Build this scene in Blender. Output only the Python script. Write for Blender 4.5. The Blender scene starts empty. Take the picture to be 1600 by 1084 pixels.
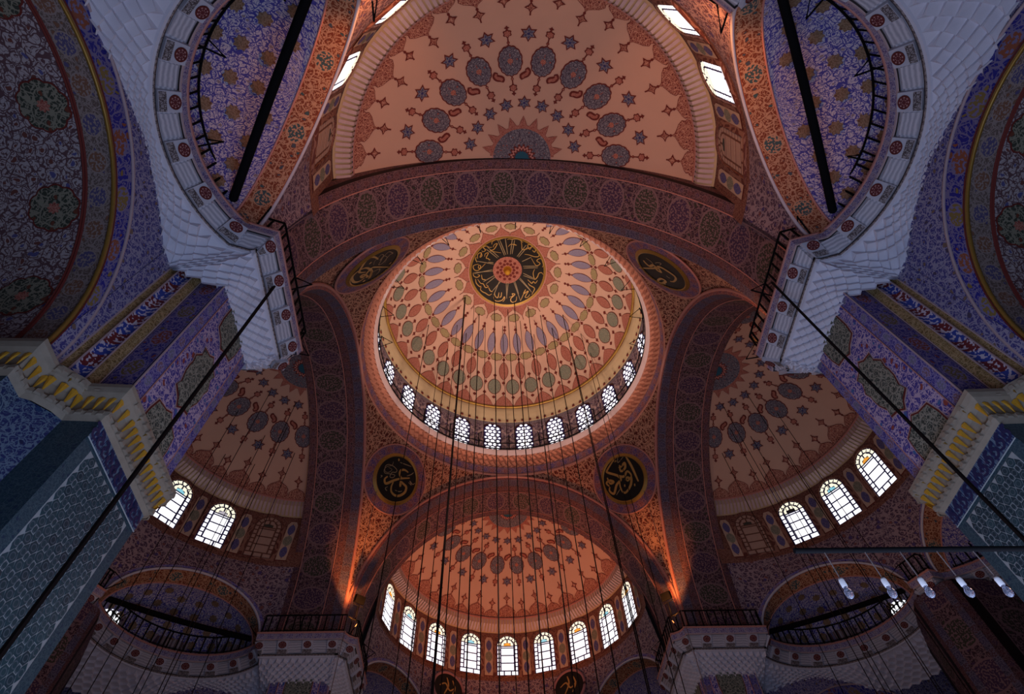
import bpy, math, random
from math import sin, cos, pi, radians as rad, sqrt, hypot, atan2, degrees
from mathutils import Vector, Matrix
random.seed(7)
SC = bpy.context.scene
COL = SC.collection

# ------------------------------------------------------------------ camera
def make_camera():
    th, ps, ro = rad(31.816), rad(4.7275), rad(-3.5369)
    fw = Vector((sin(th)*sin(ps), sin(th)*cos(ps), cos(th)))
    rt = Vector((cos(ps), -sin(ps), 0)); up = rt.cross(fw)
    rt2 = rt*cos(ro)+up*sin(ro); up2 = up*cos(ro)-rt*sin(ro)
    m = Matrix((rt2, up2, -fw)).transposed().to_4x4()
    m.translation = Vector((-1.5241, -18.2522, 1.6))
    cd = bpy.data.cameras.new('camera'); cd.sensor_width = 36; cd.lens = 36*886.622/1600
    cd.clip_end = 300
    co = bpy.data.objects.new('camera', cd); COL.objects.link(co); co.matrix_world = m
    SC.camera = co
make_camera()

# ------------------------------------------------------------------ world, exposure, lights
w = bpy.data.worlds.new('world'); SC.world = w; w.use_nodes = True
w.node_tree.nodes['Background'].inputs[0].default_value = (0.55, 0.68, 1.0, 1)
w.node_tree.nodes['Background'].inputs[1].default_value = 0.02
SC.view_settings.view_transform = 'Standard'; SC.view_settings.look = 'None'
SC.view_settings.gamma = 1; SC.view_settings.use_curve_mapping = False
SC.view_settings.exposure = 0.0

def lamp(name, kind, loc, energy, color, size=1.0, target=None, angle=60, blend=0.6):
    d = bpy.data.lights.new(name, kind); d.energy = energy; d.color = color
    if kind == 'AREA': d.shape = 'DISK'; d.size = size
    elif kind == 'SPOT': d.spot_size = rad(angle); d.spot_blend = blend; d.shadow_soft_size = size
    else: d.shadow_soft_size = size
    o = bpy.data.objects.new(name, d); COL.objects.link(o); o.location = loc
    if target is not None:
        o.rotation_euler = (Vector(target)-Vector(loc)).to_track_quat('-Z', 'Y').to_euler()
    return o
WARM = (1.0, 0.55, 0.30); ORANGE = (1.0, 0.30, 0.07); COOL = (0.55, 0.66, 1.0)
lamp('chandelier_light', 'POINT', (0, 1, 6), 560, WARM, 2.0)
lamp('dome_fill_spot', 'SPOT', (0, 0, 8), 25500, (1, .67, .52), .8, (0, 0, 40), 43.5, .06)  # added fill spot, cone cut to brighten the dome alone
lamp('daylight_floor_bounce', 'AREA', (0, -14, 1.0), 800, COOL, 9, (0, -13, 20))
lamp('daylight_floor_bounce', 'AREA', (0, -5, 1.0), 130, COOL, 7, (0, -7, 20))
lamp('half_dome_light', 'SPOT', (0, 11.2, 12.0), 3900, (1, .29, .10), .5, (0, 14.5, 27), 75)
lamp('half_dome_light', 'SPOT', (0, -12.5, 10.0), 2100, (1, .50, .32), .5, (0, -15, 27), 80)
for sx in (-1, 1):
    lamp('gallery_floodlight', 'SPOT', (sx*7.75, 7.7, 17.95), 2000, (1, .31, .07), .12, (sx*8.75, 8.75, 22.5), 44)
    lamp('exedra_floodlight', 'SPOT', (sx*3.4, -18.0, 18.6), 500, ORANGE, .2, (sx*6.3, -15.5, 22.0), 100)
    lamp('side_half_dome_light', 'SPOT', (sx*12.0, 0, 10.0), 400, (1, .48, .30), .6, (sx*16, 1, 27), 80)
for i in range(12):
    lamp('rail_lamp', 'POINT', (7.35*sin(rad(30*i+7.8)), 7.35*cos(rad(30*i+7.8)), 31.65), 9, (1, .72, .55), .08)
lamp('gallery_floodlight', 'SPOT', (8.15, -8.25, 18.0), 260, ORANGE, .12, (8.9, -7.6, 22), 90)

# ------------------------------------------------------------------ shader helpers
class G:
    def __init__(s, name, rough=0.75, spec=0.25):
        m = bpy.data.materials.new(name); m.use_nodes = True; s.m = m; s.nt = m.node_tree
        s.b = s.nt.nodes['Principled BSDF']; s.b.inputs['Roughness'].default_value = rough
        s.b.inputs['Specular IOR Level'].default_value = spec
    def n(s, t, **k):
        x = s.nt.nodes.new(t)
        for a, b in k.items(): setattr(x, a, b)
        return x
    def put(s, sock, v):
        if isinstance(v, (int, float)): sock.default_value = v
        elif isinstance(v, (tuple, list)):
            sock.default_value = tuple(v)+((1,) if len(v) == 3 and len(sock.default_value) == 4 else ())
        else: s.nt.links.new(v, sock)
    def math(s, op, a, b=0.0, c=0.0):
        x = s.n('ShaderNodeMath', operation=op); s.put(x.inputs[0], a); s.put(x.inputs[1], b); s.put(x.inputs[2], c)
        return x.outputs[0]
    def gt(s, a, b): return s.math('GREATER_THAN', a, b)
    def lt(s, a, b): return s.math('LESS_THAN', a, b)
    def mix(s, f, a, b):
        x = s.n('ShaderNodeMix', data_type='RGBA'); s.put(x.inputs[0], f); s.put(x.inputs[6], a); s.put(x.inputs[7], b)
        return x.outputs[2]
    def uv(s): return s.n('ShaderNodeTexCoord').outputs['UV']
    def obj(s): return s.n('ShaderNodeTexCoord').outputs['Object']
    def scale(s, v, k):
        x = s.n('ShaderNodeVectorMath', operation='MULTIPLY'); s.put(x.inputs[0], v); s.put(x.inputs[1], k if isinstance(k, tuple) else (k, k, k)); return x.outputs[0]
    def add(s, v, k):
        x = s.n('ShaderNodeVectorMath', operation='ADD'); s.put(x.inputs[0], v); s.put(x.inputs[1], k); return x.outputs[0]
    def xyz(s, v):
        x = s.n('ShaderNodeSeparateXYZ'); s.put(x.inputs[0], v); return x.outputs
    def noise(s, v, sc, det=2.0, col=False):
        x = s.n('ShaderNodeTexNoise'); s.put(x.inputs['Vector'], v); x.inputs['Scale'].default_value = sc; x.inputs['Detail'].default_value = det
        return x.outputs['Color' if col else 'Fac']
    def vor(s, v, sc, feat='F1', rnd=1.0):
        x = s.n('ShaderNodeTexVoronoi', feature=feat); s.put(x.inputs['Vector'], v); x.inputs['Scale'].default_value = sc
        x.inputs['Randomness'].default_value = rnd; return x.outputs
    def out(s, c): s.put(s.b.inputs['Base Color'], c); return s.m

def plain(name, c, rough=0.75, spec=0.25, metal=0.0, mottle=0.0, ms=3.0):
    g = G(name, rough, spec); g.b.inputs['Metallic'].default_value = metal
    if mottle:
        f = g.noise(g.obj(), ms, 4)
        c2 = tuple(x*(1-mottle) for x in c)
        return g.out(g.mix(f, c2, c))
    return g.out(tuple(c)+(1,))

def arab_nodes(g, v, sc, ground, line, acc, acc2, dens=1.0):
    """scrolling vine and leaf filigree over a ground colour, with two flower colours"""
    warp = g.noise(v, sc*0.9, 1, True)
    vv = g.add(g.scale(v, sc), g.scale(warp, 0.9))
    vo = g.vor(vv, 1.0)
    d, colr = vo['Distance'], vo['Color']
    r = g.xyz(colr)[0]
    ring = g.gt(g.math('SINE', g.math('MULTIPLY', d, 21.0)), 0.45)
    edge = g.lt(g.vor(vv, 1.0, 'DISTANCE_TO_EDGE')['Distance'], 0.05*dens)
    nz = g.noise(v, sc*2.6, 0.5)
    leaf = g.lt(g.math('ABSOLUTE', g.math('SUBTRACT', nz, 0.5)), 0.028*dens)
    ringm = g.math('MULTIPLY', ring, g.gt(nz, 0.47))
    c = g.mix(ringm, ground, line)
    c = g.mix(g.math('MAXIMUM', edge, leaf), c, line)
    fl = g.math('MULTIPLY', g.lt(d, 0.23), g.gt(r, 0.25))
    c = g.mix(fl, c, g.mix(g.gt(r, 0.6), acc, acc2))
    return c

def arab(name, sc, ground, line, acc, acc2, dens=1.0, rough=0.7):
    g = G(name, rough); return g.out(arab_nodes(g, g.uv(), sc, ground, line, acc, acc2, dens))

def band(name, L, w, ground, line, med, med2, sc=5.0, aw=0.36, ah=0.36, alt=True, edge=None, two=False):
    """running border: u along in metres, v across (0 centre); medallions every L metres"""
    g = G(name, 0.7); v = g.uv(); X = g.xyz(v); u, t = X[0], X[1]
    c = arab_nodes(g, v, sc, ground, line, med, med2)
    cell = g.math('FLOOR', g.math('DIVIDE', u, L)); par = g.math('MODULO', g.math('ABSOLUTE', cell), 2.0)
    x = g.math('MULTIPLY', g.math('SUBTRACT', g.math('FRACT', g.math('DIVIDE', u, L)), 0.5), 1.0/aw)
    y = g.math('MULTIPLY', t, 1.0/(w*ah))
    if two: rr = g.math('ADD', g.math('ABSOLUTE', x), g.math('ABSOLUTE', y))
    else: rr = g.math('SQRT', g.math('ADD', g.math('MULTIPLY', x, x), g.math('MULTIPLY', y, y)))
    mm = g.mix(par, med, med2) if alt else med
    c = g.mix(g.lt(rr, 1.0), c, line)
    inner = g.mix(g.gt(g.noise(v, sc*3.2, 1), 0.53), mm, line)
    c = g.mix(g.lt(rr, 0.88), c, inner)
    e = g.math('ABSOLUTE', t)
    if edge is None: edge = line
    c = g.mix(g.gt(e, w*0.455), c, edge)
    c = g.mix(g.gt(e, w*0.478), c, tuple(q*0.25 for q in ground))
    return g.out(c)

# ------------------------------------------------------------------ materials
M = {}
M['peach'] = plain('peach_plaster', (.74, .49, .37), .85, .1, 0, .16, .6)
M['peach2'] = plain('peach_plaster_pale', (.70, .46, .34), .85, .1, 0, .18, .5)
M['maroon'] = plain('maroon_outline_paint', (.16, .028, .022))
M['brick'] = arab('brick_red_filigree', 11, (.30, .070, .050), (.50, .23, .17), (.24, .04, .035), (.36, .12, .08), 1.3)
M['lace'] = arab('maroon_lace_paint', 7, (.19, .035, .03), (.55, .30, .21), (.13, .02, .02), (.40, .12, .08), 1.1)
M['violet'] = arab('violet_blue_filigree', 12, (.20, .19, .32), (.34, .31, .40), (.30, .12, .16), (.16, .15, .30))
M['olive'] = arab('olive_filigree', 11, (.30, .24, .11), (.42, .36, .20), (.36, .15, .08), (.22, .20, .10))
M['green'] = arab('green_filigree', 11, (.13, .16, .12), (.34, .34, .26), (.30, .12, .08), (.09, .12, .10))
M['greyblue'] = arab('grey_blue_filigree', 7, (.25, .25, .28), (.075, .06, .09), (.32, .09, .07), (.35, .34, .36), 1.2)
M['starblue'] = arab('star_filigree', 9, (.28, .29, .33), (.08, .07, .12), (.05, .06, .12), (.10, .10, .20), 1.0)
M['teal'] = plain('teal_paint', (.02, .11, .17))
M['navy'] = plain('navy_paint', (.05, .05, .16))
M['cream'] = plain('cream_painted_plaster', (.60, .47, .36), .85, .1, 0, .2, 2.0)
M['rose'] = plain('rose_pink_moulding', (.62, .30, .25), .7, .2, 0, .15, 3)
M['lilac'] = plain('lilac_marble', (.56, .43, .44), .6, .3, 0, .2, 2.5)
M['beige'] = plain('beige_plaster', (.58, .45, .27), .8, .2, 0, .2, 2)
M['gold'] = plain('gilding', (.90, .50, .05), .35, .5, .35, .25, 9)
M['golddull'] = plain('dull_gilding', (.40, .24, .05), .45, .4, .5, .3, 9)
M['black'] = plain('black_board_paint', (.012, .011, .010), .6)
M['script'] = plain('gilt_script_paint', (.50, .31, .085), .5, .4, .2)
M['scriptpale'] = plain('pale_gilt_script_paint', (.34, .27, .15), .5)
M['iron'] = plain('black_iron', (.006, .006, .007), .8, .05)
M['cable'] = plain('dark_cable', (.010, .007, .007), .7, .1)
M['wire'] = plain('pale_wire', (.20, .16, .15), .6, .2)
M['pend'] = arab('pendentive_scrollwork', 2.6, (.115, .020, .012), (.60, .34, .22), (.14, .025, .018), (.20, .045, .03), 1.35)
M['redband'] = band('red_scroll_border', .30, .36, (.17, .035, .045), (.46, .23, .20), (.30, .07, .07), (.16, .05, .12), 7)
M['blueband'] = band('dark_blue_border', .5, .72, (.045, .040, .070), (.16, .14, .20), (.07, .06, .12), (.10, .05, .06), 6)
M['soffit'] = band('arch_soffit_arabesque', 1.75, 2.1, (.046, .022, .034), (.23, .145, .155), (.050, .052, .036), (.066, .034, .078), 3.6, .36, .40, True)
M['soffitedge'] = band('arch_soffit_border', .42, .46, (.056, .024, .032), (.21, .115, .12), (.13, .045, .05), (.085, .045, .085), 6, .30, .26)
M['ringband'] = band('roundel_ring_paint', .45, .58, (.10, .05, .13), (.34, .18, .20), (.07, .06, .22), (.24, .07, .07), 6)
M['drumred'] = band('red_lattice_paint', .16, .20, (.22, .055, .040), (.42, .20, .14), (.12, .03, .03), (.30, .09, .06), 12)
g = G('red_wall_lattice', .8); v = g.uv(); M['drumwall'] = g.out(arab_nodes(g, v, 6.5, (.125, .042, .034), (.28, .15, .11), (.10, .03, .03), (.25, .09, .06)))
M['spandrel'] = arab('violet_spandrel_scroll', 3.0, (.085, .050, .095), (.34, .27, .30), (.08, .06, .20), (.22, .09, .08), 1.2)
M['bluepanel'] = arab('violet_blue_arabesque', 4.2, (.070, .060, .34), (.52, .43, .60), (.30, .07, .06), (.06, .16, .42), 1.05)
M['cartouche'] = arab('grey_green_cartouche', 5.2, (.050, .070, .062), (.30, .32, .26), (.10, .12, .09), (.05, .06, .06), 1.2)
M['ovalband'] = band('blue_oval_border', .52, .34, (.038, .034, .28), (.25, .23, .46), (.16, .18, .26), (.20, .12, .16), 7, .30, .34)
M['redmedband'] = band('blue_red_medallion_border', 1.25, .62, (.032, .030, .27), (.27, .23, .42), (.28, .07, .045), (.20, .15, .06), 5.5, .27, .34)
M['goldbar'] = arab('gilt_foliage_moulding', 9, (.20, .13, .045), (.46, .33, .16), (.16, .09, .03), (.34, .22, .08), 1.2)
g = G('twisted_blue_red_colonnette', .6); X = g.xyz(g.uv())
sw = g.math('FRACT', g.math('ADD', g.math('DIVIDE', X[0], .85), g.math('MULTIPLY', X[1], .7)))
base = g.mix(g.gt(sw, .5), (.035, .07, .36), (.17, .025, .03))
M['colonnette'] = g.out(g.mix(g.gt(g.noise(g.uv(), 11, 1), .54), base, (.62, .58, .66)))
M['bigband'] = band('blue_arch_border', 1.35, .66, (.026, .028, .29), (.22, .20, .36), (.30, .10, .05), (.26, .19, .06), 3.4, .25, .36)
M['tanband'] = band('tan_medallion_border', .78, .80, (.15, .11, .095), (.32, .26, .24), (.22, .11, .07), (.10, .09, .20), 5, .32, .34, True, (.30, .12, .08))
M['field'] = arab('arabesque_vault_field', 4.2, (.46, .41, .42), (.13, .07, .08), (.10, .10, .26), (.17, .06, .05), 1.0)
M['medgreen'] = arab('dark_green_medallion', 4.2, (.050, .060, .045), (.27, .26, .19), (.16, .05, .03), (.07, .08, .06), 1.3)
M['blueflower'] = arab('blue_spandrel_flowers', 4.6, (.075, .07, .26), (.36, .34, .46), (.22, .15, .11), (.09, .07, .12), 1.1)
M['bluevault'] = arab('blue_white_vault_arabesque', 4.6, (.60, .56, .64), (.075, .07, .36), (.09, .085, .40), (.30, .24, .26), 1.0)
M['rosemuq'] = plain('rose_stalactite_plaster', (.46, .20, .14), .8, .1, 0, .45, 5)
M['rosette'] = arab('ochre_star_rosette', 7, (.20, .125, .070), (.32, .22, .14), (.14, .055, .04), (.24, .16, .09))
M['orangeband'] = band('russet_arch_border', 2.3, .78, (.20, .050, .022), (.50, .29, .17), (.05, .10, .105), (.07, .09, .11), 4.2, .14, .36, False, (.42, .12, .05))
M['marble'] = plain('pale_marble', (.66, .67, .75), .5, .35, 0, .28, 3.5)
g = G('carved_white_marble', .5, .3); M['muq'] = g.out(g.mix(g.noise(g.obj(), 2.2, 5), (.60, .62, .72), (.80, .81, .88)))
g = G('veined_grey_marble', .45, .4); o = g.obj()
wv = g.n('ShaderNodeTexWave', bands_direction='Z'); g.put(wv.inputs['Vector'], o); wv.inputs['Scale'].default_value = 4; wv.inputs['Distortion'].default_value = 2.5; wv.inputs['Detail'].default_value = 2
M['veined'] = g.out(g.mix(wv.outputs['Fac'], (.40, .40, .46), (.66, .65, .70)))
M['lipband'] = band('blue_lip_border', .22, .34, (.10, .095, .30), (.50, .47, .60), (.30, .25, .34), (.14, .10, .28), 9, .34, .36)
M['bead'] = band('dark_bead_moulding', .15, .14, (.045, .030, .035), (.40, .34, .32), (.36, .30, .28), (.36, .30, .28), 14, .26, .30)
M['darkred'] = plain('dark_red_rosette', (.13, .024, .028))
M['petal'] = plain('pale_rosette_line', (.50, .27, .25))
M['leafpanel'] = arab('dark_leaf_relief', 8, (.40, .37, .38), (.10, .08, .08), (.09, .08, .07), (.16, .13, .12), 1.4)
M['tilebody'] = arab('blue_tile_ground', 9, (.026, .066, .100), (.065, .12, .15), (.020, .045, .095), (.036, .085, .11), .8, .35)
M['tilegrout'] = plain('white_tile_line', (.42, .52, .56), .35, .5, 0, .35, 4)
g = G('blue_tile_glaze', .25, .5); X = g.xyz(g.uv()); rr = g.math('SQRT', g.math('ADD', g.math('MULTIPLY', X[0], X[0]), g.math('MULTIPLY', X[1], X[1])))
oi = g.n('ShaderNodeObjectInfo').outputs['Random']
c = g.mix(oi, (.020, .052, .074), (.032, .092, .118))
c = g.mix(g.math('MULTIPLY', g.gt(rr, .045), g.lt(rr, .062)), c, (.10, .16, .20))
M['tile'] = g.out(c)
M['tileleaf'] = band('blue_tile_leaf_border', .62, .52, (.020, .035, .11), (.16, .23, .30), (.02, .035, .13), (.03, .06, .14), 7, .34, .36, True)
M['tileborder'] = arab('dark_blue_tile_border', 6, (.030, .045, .16), (.16, .24, .34), (.02, .03, .10), (.04, .08, .20), 1.0, .35)
M['navyscroll'] = plain('navy_scroll_glaze', (.014, .022, .10), .35, .5)
M['niche'] = plain('beige_muqarnas_plaster', (.40, .35, .27), .7, .2, 0, .35, 6)
M['stone'] = plain('weathered_stone', (.30, .25, .24), .8, .2, 0, .3, 1.5)
M['carpet'] = arab('red_carpet', 2.0, (.16, .03, .03), (.20, .10, .06), (.05, .05, .12), (.2, .12, .05))
M['porcelain'] = plain('white_porcelain', (.80, .80, .82), .3, .5)
M['lead'] = plain('glare_blue_lead', (.030, .030, .16), .6)  # blue tint of the window glare painted into the dark lead
M['leadbrown'] = plain('brown_lead_paint', (.16, .075, .055), .8)
M['paintpane'] = plain('painted_cream_pane', (.50, .36, .29), .7, .2, 0, .2, 4)
M['darkpane'] = plain('painted_dark_green_pane', (.06, .07, .06), .6)
def glow(name, c, s):
    g = G(name, .3); g.put(g.b.inputs['Base Color'], tuple(c)); g.put(g.b.inputs['Emission Color'], tuple(c)); g.b.inputs['Emission Strength'].default_value = s
    return g.m
M['pane'] = glow('daylit_pane', (.93, .94, 1.0), 1.35)
M['panewarm'] = glow('daylit_yellowish_pane', (1.0, .96, .74), 1.0)
M['paneorange'] = glow('daylit_orange_pane', (1.0, .42, .05), .75)
M['panesky'] = glow('daylit_turquoise_pane', (.30, .75, .90), .75)
M['panedim'] = glow('daylit_frosted_pane', (.66, .64, .72), .6)
g = G('clear_bulb_glass', .05, .5); g.b.inputs['Transmission Weight'].default_value = .9; g.put(g.b.inputs['Base Color'], (.75, .80, 1.0)); M['glass'] = g.m

# ------------------------------------------------------------------ mesh helpers
class MB:
    def __init__(s): s.v = []; s.f = []; s.u = []; s.mi = []
    def face(s, pts, uvs=None, mi=0):
        i = len(s.v); s.v += [tuple(p) for p in pts]; s.f.append(tuple(range(i, i+len(pts))))
        s.u.append(uvs if uvs else [(p[0], p[1]) for p in pts]); s.mi.append(mi)
    def grid(s, rows, uvf=None, mi=0, close=False):
        """rows: list of lists of points, uvf(i,j)->uv"""
        nr, nc = len(rows), len(rows[0]); b = len(s.v)
        for r in rows: s.v += [tuple(p) for p in r]
        for i in range(nr-1):
            for j in range(nc-1 + (1 if close else 0)):
                j2 = (j+1) % nc
                s.f.append((b+i*nc+j, b+i*nc+j2, b+(i+1)*nc+j2, b+(i+1)*nc+j))
                s.u.append([uvf(i, j), uvf(i, j+1), uvf(i+1, j+1), uvf(i+1, j)] if uvf else [(0, 0)]*4); s.mi.append(mi)
    def box(s, c, ax, mi=0):
        """c centre, ax three half-axis vectors"""
        c = Vector(c); a, b, d = [Vector(q) for q in ax]
        P = [c+i*a+j*b+k*d for i in (-1, 1) for j in (-1, 1) for k in (-1, 1)]
        la, lb, ld = a.length, b.length, d.length
        for q, (x, y) in (((0, 1, 3, 2), (ld, lb)), ((4, 6, 7, 5), (lb, ld)), ((0, 4, 5, 1), (la, ld)), ((2, 3, 7, 6), (ld, la)), ((0, 2, 6, 4), (lb, la)), ((1, 5, 7, 3), (la, lb))):
            s.face([P[t] for t in q], [(-x, -y), (x, -y), (x, y), (-x, y)], mi)
    def tube(s, pts, r, n=6, mi=0, closed=False):
        pts = [Vector(p) for p in pts]; rows = []
        N = len(pts)
        for i, p in enumerate(pts):
            a = pts[(i-1) % N] if (i > 0 or closed) else p; b = pts[(i+1) % N] if (i < N-1 or closed) else p
            t = (b-a).normalized(); x = t.cross(Vector((0, 0, 1)))
            if x.length < 1e-3: x = t.cross(Vector((1, 0, 0)))
            x.normalize(); y = t.cross(x)
            rows.append([p+r*(cos(2*pi*k/n)*x+sin(2*pi*k/n)*y) for k in range(n)])
        if closed: rows.append(rows[0])
        s.grid(rows, None, mi, True)
        if not closed:
            s.face(rows[0], None, mi); s.face(rows[-1][::-1], None, mi)
    def mesh(s, name, mats, smooth=False):
        me = bpy.data.meshes.new(name); me.from_pydata(s.v, [], s.f)
        uvl = me.uv_layers.new(name='UVMap')
        flat = [c for f in s.u for q in f for c in q]
        uvl.data.foreach_set('uv', flat)
        for m in mats: me.materials.append(M[m])
        me.polygons.foreach_set('material_index', s.mi)
        if smooth: me.polygons.foreach_set('use_smooth', [True]*len(s.f))
        me.update(); return me
def put(name, me, parent=None, mat=None):
    o = bpy.data.objects.new(name, me); COL.objects.link(o)
    if parent: o.parent = parent
    if mat is not None: o.matrix_basis = mat
    return o
def empty(name, mat=None):
    o = bpy.data.objects.new(name, None); COL.objects.link(o); o.empty_display_size = .3
    if mat is not None: o.matrix_basis = mat
    return o
def tag(o, label, cat=None, group=None, kind=None):
    o['label'] = label
    if cat: o['category'] = cat
    if group: o['group'] = group
    if kind: o['kind'] = kind
    return o
def RZ(k): return Matrix.Rotation(rad(90*k), 4, 'Z')
def frange(a, b, n): return [a+(b-a)*i/n for i in range(n+1)]
def revolve(mb, prof, a0, a1, n, mi=0, c=(0, 0), uvr=None, v0=0.0):
    """prof [(r,z)], azimuth from +y clockwise, degrees; uv u along arc, v along profile centred"""
    L = [0]
    for (r0, z0), (r1, z1) in zip(prof, prof[1:]): L.append(L[-1]+hypot(r1-r0, z1-z0))
    mid = L[-1]/2; rm = uvr or sum(r for r, z in prof)/len(prof)
    az = [rad(a) for a in frange(a0, a1, n)]
    rows = [[(c[0]+r*sin(a), c[1]+r*cos(a), z) for a in az] for r, z in prof]
    mb.grid(rows, lambda i, j: (az[min(j, n)]*rm, L[i]-mid+v0), mi)

# ---- painted motifs: thin raised shapes laid on a sphere, pole = crown
def sph_pt(R, cz, polar, x, y, eps):
    """point on sphere at azimuth 0 (+y), polar deg from crown, tangent offset x (azimuth), y (towards crown)"""
    th = rad(polar); n = Vector((0, sin(th), cos(th))); t = Vector((1, 0, 0)); q = Vector((0, -cos(th), sin(th)))
    d = hypot(x, y); rr = R-eps
    if d < 1e-9: p = n
    else:
        a = d/R; p = n*cos(a)+(t*(x/d)+q*(y/d))*sin(a)
    return p*rr+Vector((0, 0, cz))
def decal(mb, R, cz, polar, poly, mi, eps=.03, c=(0, 0), rings=(.5,)):
    n = len(poly)
    rows = [[sph_pt(R, cz, polar, c[0]+(x-c[0])*f, c[1]+(y-c[1])*f, eps) for x, y in poly] for f in (0.001,)+rings+(1.0,)]
    fs = (0.001,)+rings+(1.0,)
    mb.grid(rows, lambda i, j: (c[0]+(poly[j % n][0]-c[0])*fs[i], c[1]+(poly[j % n][1]-c[1])*fs[i]), mi, True)
def vesica(w, h, n=28, e=.35, y0=0.0):
    out = []
    for i in range(n):
        t = 2*pi*i/n; cx = cos(t)
        out.append((w*cx*abs(cx)**e, y0+h*sin(t)))
    return out
def lobes(r, ry, n, dep, N=64, y0=0.0, x0=0.0):
    return [(x0+r*(1-dep+dep*abs(cos(n*t/2)))*sin(t), y0+ry*(1-dep+dep*abs(cos(n*t/2)))*cos(t)) for t in [2*pi*i/N for i in range(N)]]
def star(n, r, r2, y0=0.0, x0=0.0):
    return [(x0+(r if i % 2 == 0 else r2)*sin(pi*i/n), y0+(r if i % 2 == 0 else r2)*cos(pi*i/n)) for i in range(2*n)]
def circ(r, x0=0.0, y0=0.0, n=12): return [(x0+r*sin(2*pi*i/n), y0+r*cos(2*pi*i/n)) for i in range(n)]
def grow(poly, k, c=(0, 0)):
    out = []
    for x, y in poly:
        d = hypot(x-c[0], y-c[1]) or 1; out.append((x+(x-c[0])/d*k, y+(y-c[1])/d*k))
    return out
def strip(x0, y0, x1, y1, w):
    dx, dy = x1-x0, y1-y0; d = hypot(dx, dy); nx, ny = -dy/d*w/2, dx/d*w/2
    return [(x0+nx, y0+ny), (x1+nx, y1+ny), (x1-nx, y1-ny), (x0-nx, y0-ny)]
def ribbon_pts(pl, w, sub=4):
    """smooth (Catmull-Rom) polyline and tapered left/right offsets"""
    P = [Vector((a, b)) for a, b in pl]; out = []
    for i in range(len(P)-1):
        p0 = P[max(i-1, 0)]; p1 = P[i]; p2 = P[i+1]; p3 = P[min(i+2, len(P)-1)]
        for k in range(sub):
            t = k/sub
            out.append(.5*((2*p1)+(p2-p0)*t+(2*p0-5*p1+4*p2-p3)*t*t+(3*p1-p0-3*p2+p3)*t*t*t))
    out.append(P[-1]); n = len(out); A = []; B = []
    for i, p in enumerate(out):
        d = out[min(i+1, n-1)]-out[max(i-1, 0)]
        if d.length < 1e-6: d = Vector((1, 0))
        d.normalize(); q = Vector((-d.y, d.x)); ww = w*(.45+.55*sin(pi*(i+.5)/n))/2
        A.append(p+q*ww); B.append(p-q*ww)
    return A, B
DOMEL=[[(17.9,-163),(8.5,-168)],[(18.1,-166),(8.8,-173)],[(18.5,-175),(9.0,-179)],[(18.6,174),(9.1,172)],[(17.9,170),(9.5,167)],[(17.6,149),(9.2,149)],[(17.5,145),(9.3,144)],[(14.6,124),(9.0,125)],[(16.2,102),(8.4,107)],[(15.9,99),(8.4,100)],[(14.3,75),(8.3,80)],[(15.1,73),(8.8,72)],[(16.3,50),(7.8,58)],[(17.6,49),(7.9,53)],[(18.2,24),(7.3,28)],[(14.3,26),(7.5,33)],[(15.7,0),(6.8,-4)],[(14.2,0),(6.8,5)],[(15.5,-27),(7.4,-33)],[(14.2,-34),(6.7,-27)],[(13.3,-56),(7.3,-59)],[(14.0,-64),(7.3,-66)],[(17.8,-88),(7.6,-86)],[(17.5,-86),(7.8,-92)],[(16.9,-110),(8.0,-115)],[(11.1,-115),(8.4,-120)],[(16.7,-138),(8.6,-142)],[(17.2,-142),(8.7,-148)]]
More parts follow.
